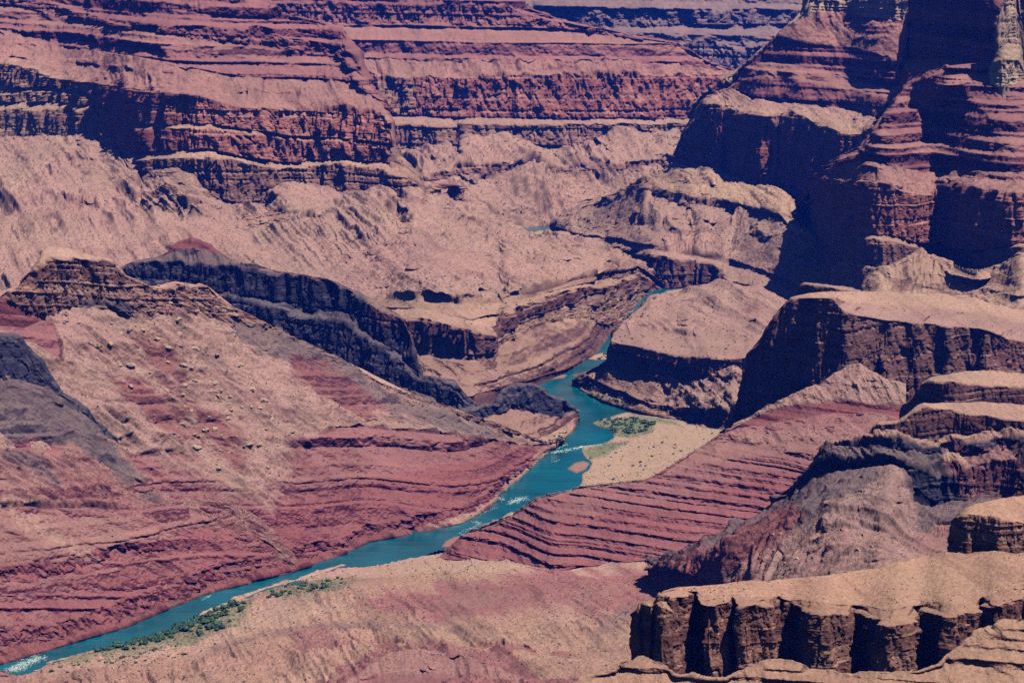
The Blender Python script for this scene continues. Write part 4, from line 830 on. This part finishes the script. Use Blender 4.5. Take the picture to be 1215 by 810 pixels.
# ---- the plain in the foreground
landform('plain', 'tan and pink desert plain with low swells along the near bank of the river', 'plain', XL, 1010, [
    ('z', [(XL, 900), (0, 862), (100, 862), (1010, 880)], [(XL, 10), (0, 10), (60, 40), (150, 90), (400, 150), (700, 220), (1010, 300)]),
    ('z', [(XL, 868), (0, 826), (40, 820), (100, 824), (250, 830), (500, 815), (700, 812), (1010, 830)], [(XL, 4), (0, 5), (40, 8), (100, 55), (250, 100), (500, 138), (700, 190), (1010, 270)]),
    ('z', [(XL, 856), (0, 812), (30, 806), (70, 796), (150, 790), (250, 782), (350, 770), (450, 764), (560, 768), (700, 770), (1010, 780)], [(XL, 2), (0, 3), (40, 3), (90, 12), (250, 36), (500, 72), (700, 120), (1010, 220)]),
    ('z', [(XL, 853), (0, 809), (30, 803), (60, 790), (133, 772), (217, 748), (267, 734), (317, 722), (405, 712), (480, 708), (560, 712), (640, 716), (700, 722), (800, 728), (1010, 740)], [(XL, 1), (0, 1), (60, 2), (130, 6), (400, 22), (560, 40), (700, 80), (1010, 180)]),
    ('z', [(XL, 852), (0, 807.5), (30, 801), (60, 787.5), (133, 768.5), (217, 743), (267, 725), (317, 703), (360, 696), (405, 688), (460, 684), (520, 676), (560, 676), (640, 688), (700, 686), (800, 680), (1010, 690)], [(XL, -.5), (0, -.5), (217, 1), (317, 3), (405, 8), (520, 12), (560, 22), (640, 26), (700, 44), (800, 70), (1010, 140)]),
    ('z', [(XL, 851), (0, 806.5), (30, 800), (60, 786.8), (133, 767), (217, 740.5), (267, 718.5), (317, 698), (360, 687), (405, 671), (445, 668), (500, 659), (524, 656), (528, 663), (560, 667), (605, 667), (638, 676), (658, 681), (685, 675), (738, 670), (790, 665), (850, 655), (1010, 645)], [(XL, -1.5), (520, -1.5), (535, 6), (560, 10), (605, 18), (700, 36), (800, 62), (1010, 120)], .4)],
    [dict(t='talus', pal='plainP', A=.9), dict(t='talus', pal='plain', A=.8), dict(t='talus', pal='plain', A=.5), dict(t='talus', pal='plain', A=.4), dict(t='flat', pal='sand', A=.4)],
    seed=22, st=.8, back=(14, -6), front=(-300, -60), tone=.22, paint=[
        dict(poly=[(420, 720), (520, 690), (640, 680), (760, 672), (900, 650), (1010, 660), (1010, 760), (760, 740), (640, 720), (520, 740)], pal='plainP', soft=14, amt=.85),
        dict(poly=[(620, 735), (680, 718), (690, 735), (640, 748)], pal='sand', soft=5, amt=.7),
        dict(poly=[(640, 720), (720, 690), (760, 695), (700, 725)], pal='doxP', soft=9, amt=.7),
        dict(poly=[(400, 800), (460, 775), (600, 778), (640, 815), (400, 830)], pal='plainP', soft=8, amt=.9),
        dict(poly=[(480, 768), (560, 770), (620, 775), (560, 782)], pal='dox', soft=4, amt=.5),
        dict(poly=[(30, 806), (130, 772), (250, 735), (330, 715), (430, 715), (300, 760), (120, 800)], pal='sand', soft=9, amt=.8),
        dict(poly=[(60, 790), (217, 743), (270, 719), (303, 713), (285, 745), (220, 764), (120, 784)], pal='veg', soft=6, amt=.75),
        dict(poly=[(310, 706), (350, 691), (405, 684), (450, 686), (400, 704), (340, 716)], pal='veg', soft=6, amt=.6),
        dict(poly=[(720, 735), (790, 700), (840, 670), (850, 675), (790, 720), (700, 770)], pal='greyslope', soft=7, amt=.45),
        dict(poly=[(250, 770), (340, 752), (420, 744), (520, 742), (600, 752), (600, 757), (510, 748), (420, 750), (340, 758), (260, 775)], pal='greyslope', soft=4, amt=.5),
        dict(poly=[(340, 770), (470, 764), (560, 768), (680, 774), (680, 780), (560, 775), (470, 770), (350, 776)], pal='doxD', t='ledge', A=1.2, soft=4, amt=.7),
        dict(poly=[(500, 712), (560, 700), (600, 706), (560, 722), (510, 724)], pal='doxP', soft=8, amt=.7),
        dict(poly=[(345, 758), (385, 752), (400, 764), (360, 770)], pal='dox', soft=4, amt=.8)])
landform('hill.003', 'low smooth red mound at the lower left corner beside the rapids', 'hill', XL, 60, [
    ('z', [(XL, 860), (60, 850)], 30),
    ('s', [(XL, 780), (-30, 788), (0, 797), (20, 803), (40, 811), (60, 822)], 14)],
    [dict(t='talus', pal='doxP', A=.2)], seed=27, st=.4, back=(30, -40))
landform('hill.002', 'red ledgy mound rising at the bottom edge of the plain', 'hill', 385, 680, [
    ('z', [(385, 850), (680, 850)], 150),
    ('s', [(385, 832), (415, 812), (455, 800), (520, 800), (600, 806), (680, 832)], 14),
    ('s', [(385, 830), (415, 806), (440, 790), (462, 775), (500, 776), (560, 780), (600, 796), (640, 812), (680, 830)], 18)],
    [dict(t='ledge', pal='dox', A=.5), dict(t='talus', pal='doxP', A=.5)], seed=23, st=.45, dip=(.1, 0), back=(60, -50))

# ---- butte in the foreground
landform('mesa.001', 'near flat topped tan mesa with a dark buttressed cliff at the lower right', 'mesa', 783, XR, [
    ('Y', [(783, 815, 2590), (799, 815, 2578), (812, 815, 2592), (815, 815, 2628), (829, 815, 2640), (833, 815, 2584), (841, 815, 2578), (866, 815, 2590), (869, 815, 2616), (877, 815, 2578), (886, 815, 2574), (914, 815, 2592), (918, 815, 2600), (922, 815, 2655), (940, 815, 2640), (969, 815, 2580),
           (984, 815, 2576), (1002, 815, 2592), (1007, 815, 2598), (1012, 815, 2650), (1028, 815, 2625), (1049, 815, 2556), (1056, 815, 2548), (1074, 815, 2566), (1079, 815, 2574), (1083, 815, 2640), (1100, 815, 2628), (1122, 815, 2570), (1130, 815, 2566),
           (1158, 815, 2590), (1164, 815, 2620), (1180, 815, 2572), (1215, 815, 2590), (XR, 815, 2540)], None, 1.0, dict(vs=1.5)),
    ('s', [(753, 760), (760, 745), (772, 740), (785, 738), (810, 742), (850, 745), (910, 745), (1000, 752), (1060, 755), (1100, 750), (1215, 735), (XR, 735)], 80),
    ('s', [(753, 730), (757, 720), (772, 717), (779, 712), (786, 703), (800, 700), (815, 706), (825, 713), (850, 714), (910, 714), (943, 719), (985, 724), (1023, 728), (1053, 738), (1075, 732), (1100, 724), (1143, 726), (1177, 714), (1215, 708), (XR, 700)], 76, 1.6, dict(zs=16)),
    ('s', [(753, 728), (757, 718), (772, 716), (779, 711), (786, 702), (800, 698.5), (818, 702), (850, 708), (910, 708), (943, 712), (985, 716), (1023, 718), (1053, 724), (1100, 714), (1143, 714), (1177, 704), (1215, 698), (XR, 690)], 12),
    ('s', [(753, 727), (757, 717.5), (772, 715.5), (786, 701.5), (800, 697.5), (820, 696.5), (860, 693), (953, 686), (1040, 676), (1063, 668), (1110, 659), (1163, 655), (1215, 657), (XR, 660)], 2.2, .6)],
    [dict(t='cliff', pal='butte', A=.75, part='cliff_face'), dict(t='cliff', pal='butte', A=.8, part='cliff_face'), dict(t='ledge', pal='butte', A=.7, part='mesa_top'), dict(t='flat', pal='butte', A=.35, part='mesa_top')],
    seed=24, st=.42, caps='L', cap_depth=200, back=(60, -60))
landform('rock_outcrop.002', 'dark lower shelf of rock at the left end of the near mesa cliff', 'rock outcrop', 753, 806, [
    ('Y', [(753, 815, 2640), (758, 815, 2606), (764, 815, 2612), (768, 815, 2585), (777, 815, 2592), (783, 815, 2560), (795, 815, 2566), (806, 815, 2600)], None, 1, dict(vs=1.5)),
    ('s', [(753, 770), (758, 752), (772, 748), (790, 748), (806, 752)], 80),
    ('s', [(753, 745), (756, 724), (762, 718), (772, 717), (780, 716), (790, 720), (798, 728), (806, 745)], 76, 1.8),
    ('s', [(753, 743), (756, 721), (762, 715.5), (772, 714), (780, 711), (790, 714), (806, 742)], 6)],
    [dict(t='cliff', pal='butte', A=.5), dict(t='cliff', pal='butte', A=.55), dict(t='ledge', pal='butte', A=.4)], seed=33, st=.4, caps='LR', cap_depth=60, back=(40, -40))
landform('mesa.002', 'small dark sided block with a tan top standing on the near mesa at the right edge', 'mesa', 1131, XR, [
    ('Y', [(1131, 656, 2960), (1140, 657, 2900), (1165, 657, 2900), (1180, 657, 2880), (1215, 658, 2890), (XR, 660, 2850)]),
    ('s', [(1131, 640), (1133, 618), (1138, 611), (1150, 610), (1177, 612), (1215, 620), (XR, 625)], 83),
    ('s', [(1131, 638), (1133, 614), (1138, 607), (1150, 601), (1187, 590), (1215, 588), (XR, 590)], 3)],
    [dict(t='cliff', pal='butte', A=.6, part='cliff_face'), dict(t='flat', pal='butte', A=.3, part='block_top')], seed=25, st=.4, caps='L', cap_depth=160, back=(60, -60))
landform('rock_outcrop.001', 'sunlit crumbling rock mounds along the bottom edge below the near mesa cliff', 'rock outcrop', 660, XR, [
    ('Y', [(660, 870), (XR, 870)], [(660, 2250), (XR, 2150)]),
    ('s', [(660, 850), (685, 812), (705, 801), (725, 794), (745, 788), (765, 784), (785, 788), (800, 800), (830, 806), (860, 804), (890, 797), (918, 788), (940, 790), (960, 797), (1000, 803), (1060, 802), (1100, 795), (1125, 780), (1150, 760), (1175, 748), (1200, 740), (XR, 730)], [(660, 26), (XR, 30)], 1.4)],
    [dict(t='ledge', pal='butte', A=.8)], seed=26, st=.4, back=(60, -60), front=(-100, -60))

# ================================================================== THINGS: boulders, bushes, scrub, white water
def pick(names, poly, n, seed, nzmin=.55, mind=0.0):
    """Points of the built ground inside a surveyed outline."""
    r = np.random.default_rng(seed)
    if isinstance(names, str): names = [names]
    pts = []
    for nm in names:
        g = GRIDS[nm]
        px, py = g['px'].ravel(), g['py'].ravel()
        p = np.array(poly, float)
        bb = (px > p[:, 0].min()) & (px < p[:, 0].max()) & (py > p[:, 1].min()) & (py < p[:, 1].max()) & (g['nz'].ravel() > nzmin) & (g['Z'].ravel() > .15)
        idx = np.nonzero(bb)[0]
        if len(idx) == 0: continue
        idx = idx[poly_sd(px[idx], py[idx], p) > 0]
        if len(idx) == 0: continue
        X, Y, Z = g['X'].ravel()[idx], g['Y'].ravel()[idx], g['Z'].ravel()[idx]
        pts.append(np.stack([X, Y, Z], 1))
    if not pts: return []
    pts = np.concatenate(pts)
    out = []
    for i in r.permutation(len(pts))[:n * 8]:
        q = pts[i]
        if mind and any((q[0] - o[0]) ** 2 + ((q[1] - o[1])) ** 2 < mind * mind for o in out): continue
        out.append(q)
        if len(out) >= n: break
    return out

import bmesh
BOULDER_MAT = flat_material('pale_boulder', (.40, .28, .23), (.58, .43, .35), .35)
BUSH_MATS = [flat_material('bush_leaves', (.05, .13, .085), (.12, .21, .13), .5), flat_material('dry_bush_leaves', (.09, .13, .07), (.18, .20, .11), .5)]
SCRUB_MAT = flat_material('desert_scrub', (.045, .04, .035), (.10, .085, .06), .3)
FOAM_MAT = flat_material('white_water', (.36, .52, .54), (.8, .84, .82), .2, rough=.5)

def boulder_mesh(k):
    r = random.Random(100 + k)
    bm = bmesh.new(); bmesh.ops.create_icosphere(bm, subdivisions=2, radius=1.0)
    cuts = [Vector((r.uniform(-1, 1), r.uniform(-1, 1), r.uniform(-1, 1))).normalized() for _ in range(9)]
    lim = [r.uniform(.55, .85) for _ in cuts]
    sx, sy, sz = r.uniform(.8, 1.3), r.uniform(.7, 1.0), r.uniform(.55, .85)
    for v in bm.verts:
        for c_, l_ in zip(cuts, lim):
            d = v.co.dot(c_)
            if d > l_: v.co -= c_ * (d - l_)
        v.co += Vector((r.uniform(-.04, .04), r.uniform(-.04, .04), r.uniform(-.04, .04)))
        v.co.x *= sx; v.co.y *= sy; v.co.z *= sz
    me = bpy.data.meshes.new('boulder'); bm.to_mesh(me); bm.free(); me.materials.append(BOULDER_MAT); return me

def bush_mesh(k, mat):
    r = np.random.default_rng(300 + k)
    V, F = [], []
    nl = 5 + k % 3
    lobes = [(r.uniform(-.6, .6), r.uniform(-.6, .6), r.uniform(.25, .6), r.uniform(.35, .6)) for _ in range(nl)]
    for (lx, ly, lz, lr) in lobes:
        for _ in range(34):
            d = r.normal(size=3); d /= np.linalg.norm(d)
            c = np.array([lx, ly, lz]) + d * lr * r.uniform(.65, 1.05)
            c[2] = max(c[2], .02)
            t = np.cross(d, r.normal(size=3)); t /= np.linalg.norm(t) + 1e-6; b = np.cross(d, t)
            s = r.uniform(.10, .20); t = t * s; b = b * s + d * r.uniform(-.06, .06)
            i = len(V); V += [c - t - b, c + t - b, c + t + b, c - t + b]; F.append((i, i + 1, i + 2, i + 3))
    # short stems
    for (lx, ly, lz, lr) in lobes:
        i = len(V); V += [(-.03, 0, -.1), (.03, 0, -.1), (lx + .03, ly, lz), (lx - .03, ly, lz)]; F.append((i, i + 1, i + 2, i + 3))
    me = bpy.data.meshes.new('bush')
    me.from_pydata([tuple(map(float, v)) for v in V], [], F); me.materials.append(mat); return me

BOULDERS = [boulder_mesh(k) for k in range(7)]
BUSHES = [bush_mesh(k, BUSH_MATS[0]) for k in range(5)] + [bush_mesh(9 + k, BUSH_MATS[1]) for k in range(3)]

def scatter(kind, meshes, pts, smin, smax, label, group, seed, sink=.12, power=3.2, cat=None):
    r = random.Random(seed)
    for q in pts:
        o = bpy.data.objects.new(kind, r.choice(meshes)); COL.objects.link(o)
        s = smin + (smax - smin) * r.random() ** power
        o.location = (float(q[0]), float(q[1]), float(q[2]) + s * sink)
        o.scale = (s, s * r.uniform(.85, 1.15), s * r.uniform(.8, 1.1))
        o.rotation_euler = (r.uniform(-.4, .4), r.uniform(-.4, .4), r.uniform(0, 6.28)) if kind == 'boulder' else (0, 0, r.uniform(0, 6.28))
        tag(o, label, cat or kind, group)

# boulders
scatter('boulder', BOULDERS, pick('ridge.001', [(75, 385), (150, 385), (235, 385), (300, 440), (330, 500), (330, 560), (270, 580), (215, 520), (150, 470), (90, 420)], 165, 1, mind=7), 2.2, 13,
        'pale boulder strewn on the tan scree below the left crag', 'boulders on the tan scree slope', 1)
scatter('boulder', BOULDERS, pick('ridge.001', [(150, 330), (206, 338), (260, 360), (300, 385), (260, 378), (180, 365)], 30, 2, nzmin=.3, mind=9), 3, 9,
        'pale boulder lodged along the broken crest right of the left crag', 'boulders along the broken crest', 2)
scatter('boulder', BOULDERS, pick('talus_slope', [(1055, 566), (1082, 610), (1080, 655), (960, 670), (880, 672), (945, 620), (1000, 590)], 50, 3, mind=7), 1.5, 5.0,
        'grey brown boulder on the scree cone below the middle cliff step', 'boulders on the scree cone', 3)
scatter('boulder', BOULDERS, pick('ridge.001', [(510, 628), (560, 610), (590, 585), (630, 552), (655, 530), (640, 550), (595, 592), (560, 620)], 24, 4, mind=7), 1.8, 4.5,
        'pale boulder on the left riverbank beside the rapids', 'boulders on the left riverbank', 4)
scatter('boulder', BOULDERS, pick('terrace.001', [(560, 440), (600, 432), (640, 440), (620, 452), (580, 462)], 26, 5, mind=10), 2.5, 7,
        'tan boulder below the inner river cliff behind the dark hill', 'boulders below the inner river cliff', 5)

# bushes
G_ = 'BUSH'
for k_, (names, poly, n, s0, s1, lab, grp, md) in enumerate([
    ('plain', [(120, 772), (217, 742), (268, 720), (300, 718), (284, 736), (272, 752), (235, 757), (205, 758), (150, 772), (110, 778)], 105, 5, 12, 'green bush in the dense thicket along the lower right bank', 'bushes of the lower right bank thicket', 4),
    ('plain', [(318, 704), (345, 692), (400, 686), (445, 688), (400, 700), (350, 712), (318, 714)], 34, 4, 9, 'dark green bush near the bank above the dense thicket', 'bushes on the right bank above the thicket', 6),
    ('plain', [(60, 789), (130, 776), (200, 762), (270, 756), (260, 775), (150, 790), (60, 808)], 40, 2, 5, 'small bush dotted on the pale sand at the lower left', 'small bushes on the pale sand', 9),
    ('riverbank', [(708, 499), (745, 495), (776, 502), (770, 512), (745, 517), (722, 512)], 56, 4.5, 10, 'green bush in the thicket on the right bank above the riffle', 'bushes of the thicket above the riffle', 4),
    ('terrace', [(684, 459), (700, 468), (722, 477), (750, 486), (748, 480), (720, 468), (700, 458), (688, 452)], 24, 3, 6, 'green bush lining the shore under the dark river cliff', 'bushes under the dark river cliff', 6),
    ('riverbank', [(695, 533), (740, 522), (850, 510), (800, 550), (710, 575)], 34, 2, 4.5, 'small grey green bush dotted on the sandy flat', 'small bushes on the sandy flat', 12),
    (['hill.001', 'ridge.001'], [(640, 516), (676, 507), (683, 512), (672, 522), (645, 528)], 14, 3, 6, 'green bush at the river edge below the dark hill', 'bushes below the dark hill', 6),
    ('sandbar.005', [(704, 422), (724, 417), (723, 427), (708, 427)], 8, 4, 7, 'green bush on the thin sandbar in front of the river cliff', 'bushes on the thin sandbar', 5)]):
    scatter('bush', BUSHES[:5] if k_ in (0, 1, 3, 4, 6, 7) else BUSHES[4:], pick(names, poly, n, 50 + k_, mind=md), s0, s1, lab, grp, 60 + k_, sink=.0, power=1.3)

# scrub too fine to count
def specks(spec, mat, name, label, cat=None):
    V, F = [], []
    r = np.random.default_rng(77)
    for nm, n, s0, s1, y0, y1, x0, x1, *pl in spec:
        g = GRIDS[nm]
        ok = np.nonzero((g['nz'].ravel() > .72) & (g['py'].ravel() > y0) & (g['py'].ravel() < y1) & (g['px'].ravel() > x0) & (g['px'].ravel() < x1))[0]
        if pl: ok = ok[(poly_sd(g['px'].ravel()[ok], g['py'].ravel()[ok], pl[0]) > 0) & (g['Z'].ravel()[ok] > .2)]
        P3 = (g['X'].ravel()[ok], g['Y'].ravel()[ok], g['Z'].ravel()[ok])
        dens = fbm(P3, 180, 3, 1, 9.0)
        pr = np.clip(.25 + dens, .01, 1); pr /= pr.sum()
        ids = r.choice(len(ok), n, p=pr)
        for i in ids:
            c = np.array([P3[0][i], P3[1][i], P3[2][i]]); s = s0 + (s1 - s0) * r.random() ** 3
            a0 = r.uniform(0, 6.28); m = 5; b = len(V)
            for k in range(m):
                a = a0 + k * 6.283 / m; q = s * r.uniform(.6, 1.1)
                V.append((c[0] + q * math.cos(a), c[1] + q * math.sin(a), c[2] - .3 * s))
            for k in range(m):
                a = a0 + (k + .5) * 6.283 / m; q = s * r.uniform(.4, .9)
                V.append((c[0] + q * math.cos(a), c[1] + q * math.sin(a), c[2] + s * r.uniform(.3, .8)))
            V.append((c[0], c[1], c[2] + s * r.uniform(.7, 1.1)))
            for k in range(m):
                k1 = (k + 1) % m
                F += [(b + k, b + k1, b + m + k), (b + m + k, b + k1, b + m + k1), (b + m + k, b + m + k1, b + 2 * m)]
    tag(mesh_from(name, np.array(V), np.array(F), mat), label, cat or name, kind='stuff')
specks([('terrace.001', 1600, 1.4, 4.6, 200, 400, -60, 790), ('terrace.002', 1400, 1.4, 4.6, 200, 340, 650, 1250), ('terrace', 500, 1.5, 4, 330, 500, 690, 900),
        ('plain', 3000, .9, 3.0, 660, 840, 0, 900), ('hill', 350, 1, 2.6, 430, 600, 680, 1050), ('mesa', 300, .8, 2.4, 345, 400, 930, 1250),
        ('mesa.001', 260, .5, 1.4, 655, 720, 800, 1215), ('ridge.001', 900, 1, 3.0, 370, 600, 60, 600), ('ridge.002', 600, 1, 2.6, 500, 740, -20, 330), ('riverbank', 1600, .7, 2.4, 490, 590, 690, 880),
        ('canyon_wall.002', 500, 2.5, 7, 150, 300, 425, 860)], SCRUB_MAT, 'scrub', 'dark specks of desert scrub scattered over the tan slopes and flats')

specks([('plain', 900, 1.0, 3.4, 680, 800, 60, 310, [(60, 792), (217, 744), (270, 720), (305, 712), (290, 745), (220, 768), (120, 788)]),
        ('plain', 420, 1.0, 3.2, 670, 725, 305, 460, [(310, 706), (350, 691), (405, 684), (455, 686), (400, 706), (340, 718)]),
        ('riverbank', 520, 1.2, 3.6, 485, 560, 690, 815, [(703, 501), (745, 494), (780, 500), (774, 514), (745, 520), (715, 514)]),
        ('riverbank', 160, 1.0, 3.0, 485, 560, 690, 815, [(692, 534), (720, 524), (750, 523), (720, 541), (698, 548)]),
        ('terrace', 160, 1.2, 3.2, 440, 500, 684, 830, [(684, 459), (700, 468), (722, 478), (750, 487), (748, 481), (720, 470), (700, 460), (688, 453)]),
        ('ridge.001', 260, .9, 2.6, 500, 790, 150, 668, [(150, 744), (247, 704), (333, 683), (405, 659), (505, 631), (577, 604), (645, 541), (640, 538), (570, 600), (500, 624), (400, 650), (330, 676), (245, 697), (150, 736)])],
       BUSH_MATS[0], 'brush', 'low green brush carpeting the ground between the bushes on the riverbanks')
print('bushes', sum(o.name.startswith('bush') for o in bpy.data.objects), 'boulders', sum(o.name.startswith('boulder') for o in bpy.data.objects))
# white water
def foam(spec):
    V, F = [], []
    r = np.random.default_rng(5)
    for (xa, ya, xb, yb, wid, n, s) in spec:
        for _ in range(n * 3):
            t = r.random(); px = xa + (xb - xa) * t + r.normal() * wid; py = ya + (yb - ya) * t + r.normal() * wid * .35
            c = at(px, py, .35)
            L = .55 * s * r.uniform(.5, 2.2) * (1 + 1.2 * r.random() ** 4); W = .5 * s * r.uniform(.25, .6); a = math.atan2(at(xb, yb)[1] - at(xa, ya)[1], at(xb, yb)[0] - at(xa, ya)[0]) + r.normal() * .35
            ux, uy = math.cos(a), math.sin(a); b = len(V); m = 7
            for k in range(m):
                q = k * 6.283 / m; e = r.uniform(.7, 1.15)
                V.append((c[0] + (ux * math.cos(q) * L - uy * math.sin(q) * W) * e, c[1] + (uy * math.cos(q) * L + ux * math.sin(q) * W) * e, .10))
            V.append((c[0], c[1], .10 + r.uniform(.3, .8)))
            F += [(b + k, b + (k + 1) % m, b + m) for k in range(m)]
    tag(mesh_from('white_water', np.array(V), np.array(F), FOAM_MAT), 'white foam of the rapids broken across the turquoise river', 'rapids', kind='stuff')
foam([(14, 793, 50, 778, 4.5, 150, 2.2), (8, 796, 30, 792, 4, 40, 1.6), (656, 537, 690, 530, 2.2, 60, 2.6), (688, 530, 714, 527, 1.2, 45, 2.6), (662, 531, 672, 526, 2, 20, 2.2), (606, 596, 622, 590, 3.5, 90, 2.2),
      (589, 590, 598, 592, 2, 25, 1.8), (563, 618, 575, 624, 2.5, 40, 1.8), (545, 633, 568, 622, 2.5, 30, 1.6), (240, 711, 250, 706, 1.2, 14, 1.6), (565, 612, 592, 600, 2, 14, 1.5), (655, 540, 660, 548, 3, 16, 2)])

# ================================================================== WATER
def water_material():
    m = bpy.data.materials.new('river_water'); m.use_nodes = True
    nt = m.node_tree; N = nt.nodes; Lk = nt.links
    b = N['Principled BSDF']; b.inputs['Roughness'].default_value = .2
    b.inputs['Specular IOR Level'].default_value = .25
    geo = N.new('ShaderNodeNewGeometry')
    n1 = N.new('ShaderNodeTexNoise'); n1.inputs['Scale'].default_value = .006; n1.inputs['Detail'].default_value = 3
    Lk.new(geo.outputs['Position'], n1.inputs['Vector'])
    cr = N.new('ShaderNodeValToRGB')
    cr.color_ramp.elements[0].position = .3; cr.color_ramp.elements[0].color = (.001, .085, .125, 1)
    cr.color_ramp.elements[1].position = .7; cr.color_ramp.elements[1].color = (.001, .15, .235, 1)
    Lk.new(n1.outputs['Fac'], cr.inputs['Fac']); Lk.new(cr.outputs['Color'], b.inputs['Base Color'])
    mpg = N.new('ShaderNodeMapping'); mpg.inputs['Rotation'].default_value = (0, 0, -.75); mpg.inputs['Scale'].default_value = (.006, .06, .05)
    n3 = N.new('ShaderNodeTexNoise'); n3.inputs['Scale'].default_value = 1.0; n3.inputs['Detail'].default_value = 5
    Lk.new(geo.outputs['Position'], mpg.inputs['Vector']); Lk.new(mpg.outputs['Vector'], n3.inputs['Vector'])
    mr = N.new('ShaderNodeMapRange'); mr.inputs['From Min'].default_value = .3; mr.inputs['From Max'].default_value = .7; mr.inputs['To Min'].default_value = .8; mr.inputs['To Max'].default_value = 1.2
    Lk.new(n3.outputs['Fac'], mr.inputs['Value'])
    vm = N.new('ShaderNodeVectorMath'); vm.operation = 'SCALE'
    Lk.new(cr.outputs['Color'], vm.inputs[0]); Lk.new(mr.outputs['Result'], vm.inputs['Scale']); Lk.new(vm.outputs['Vector'], b.inputs['Base Color'])
    n2 = N.new('ShaderNodeTexNoise'); n2.inputs['Scale'].default_value = .12; n2.inputs['Detail'].default_value = 3
    Lk.new(geo.outputs['Position'], n2.inputs['Vector'])
    bp = N.new('ShaderNodeBump'); bp.inputs['Strength'].default_value = .25; bp.inputs['Distance'].default_value = 1.0
    Lk.new(n2.outputs['Fac'], bp.inputs['Height']); Lk.new(bp.outputs['Normal'], b.inputs['Normal'])
    return m
V, F = river()
tag(mesh_from('river', V, F, water_material(), smooth_shade=True), 'turquoise river winding through the canyon floor', 'river', kind='structure')

# ================================================================== SKY, SUN, AIR
SUN_EL, SUN_AZ = 66.0, 112.0
w = bpy.data.worlds.new('World'); scene.world = w; w.use_nodes = True
nt = w.node_tree
sky = nt.nodes.new('ShaderNodeTexSky'); sky.sky_type = 'NISHITA'; sky.sun_disc = False
sky.sun_elevation = math.radians(SUN_EL); sky.sun_rotation = math.radians(SUN_AZ)
sky.altitude = 3000; sky.dust_density = 0.0; sky.ozone_density = 4.0; sky.air_density = 0.55
bg = nt.nodes['Background']; bg.inputs['Strength'].default_value = .05
nt.links.new(sky.outputs['Color'], bg.inputs['Color'])
sl = bpy.data.lights.new('sun', 'SUN'); sl.energy = 5.0; sl.angle = math.radians(.5); sl.color = (1.0, .92, .84)
so = bpy.data.objects.new('sun', sl); COL.objects.link(so)
from mathutils import Vector
e_, a_ = math.radians(SUN_EL), math.radians(SUN_AZ)
sv = Vector((math.cos(e_) * math.sin(a_), math.cos(e_) * math.cos(a_), math.sin(e_)))
so.rotation_euler = sv.to_track_quat('Z', 'Y').to_euler(); so.location = (3000, 3000, 6000)

def haze():
    m = bpy.data.materials.new('haze'); m.use_nodes = True
    N = m.node_tree.nodes; N.clear()
    out = N.new('ShaderNodeOutputMaterial'); pv = N.new('ShaderNodeVolumePrincipled')
    pv.inputs['Color'].default_value = (.015, .10, 1.0, 1); pv.inputs['Absorption Color'].default_value = (1, 1, 1, 1)
    pv.inputs['Density'].default_value = 2.3e-5; pv.inputs['Anisotropy'].default_value = 0.0
    m.node_tree.links.new(pv.outputs['Volume'], out.inputs['Volume'])
    x, y0, y1, z0, z1 = 12000, -400, 23000, -620, 2400
    V = np.array([(-x, y0, z0), (x, y0, z0), (x, y1, z0), (-x, y1, z0), (-x, y0, z1), (x, y0, z1), (x, y1, z1), (-x, y1, z1)], f32)
    F = np.array([(0, 3, 2, 1), (4, 5, 6, 7), (0, 1, 5, 4), (1, 2, 6, 5), (2, 3, 7, 6), (3, 0, 4, 7)])
    tag(mesh_from('haze', V, F, m), 'thin blue air filling the canyon', 'haze', kind='stuff')
HAZE = True
if HAZE: haze()

# ================================================================== CAMERA
cam = bpy.data.cameras.new('camera'); co = bpy.data.objects.new('camera', cam); COL.objects.link(co)
co.location = (0, 0, H); co.rotation_euler = (math.radians(90) - PITCH, 0, 0)
cam.sensor_width = 36; cam.angle = math.radians(24.0); cam.clip_start = 1; cam.clip_end = 90000
scene.camera = co
vs = scene.view_settings; vs.view_transform = 'Standard'; vs.look = 'None'; vs.gamma = 1; vs.exposure = -0.12
vs.use_curve_mapping = False
scene.cycles.max_bounces = 4; scene.cycles.diffuse_bounces = 0; scene.cycles.volume_bounces = 0
scene.cycles.use_denoising = False
print('built', time.time() - T0)
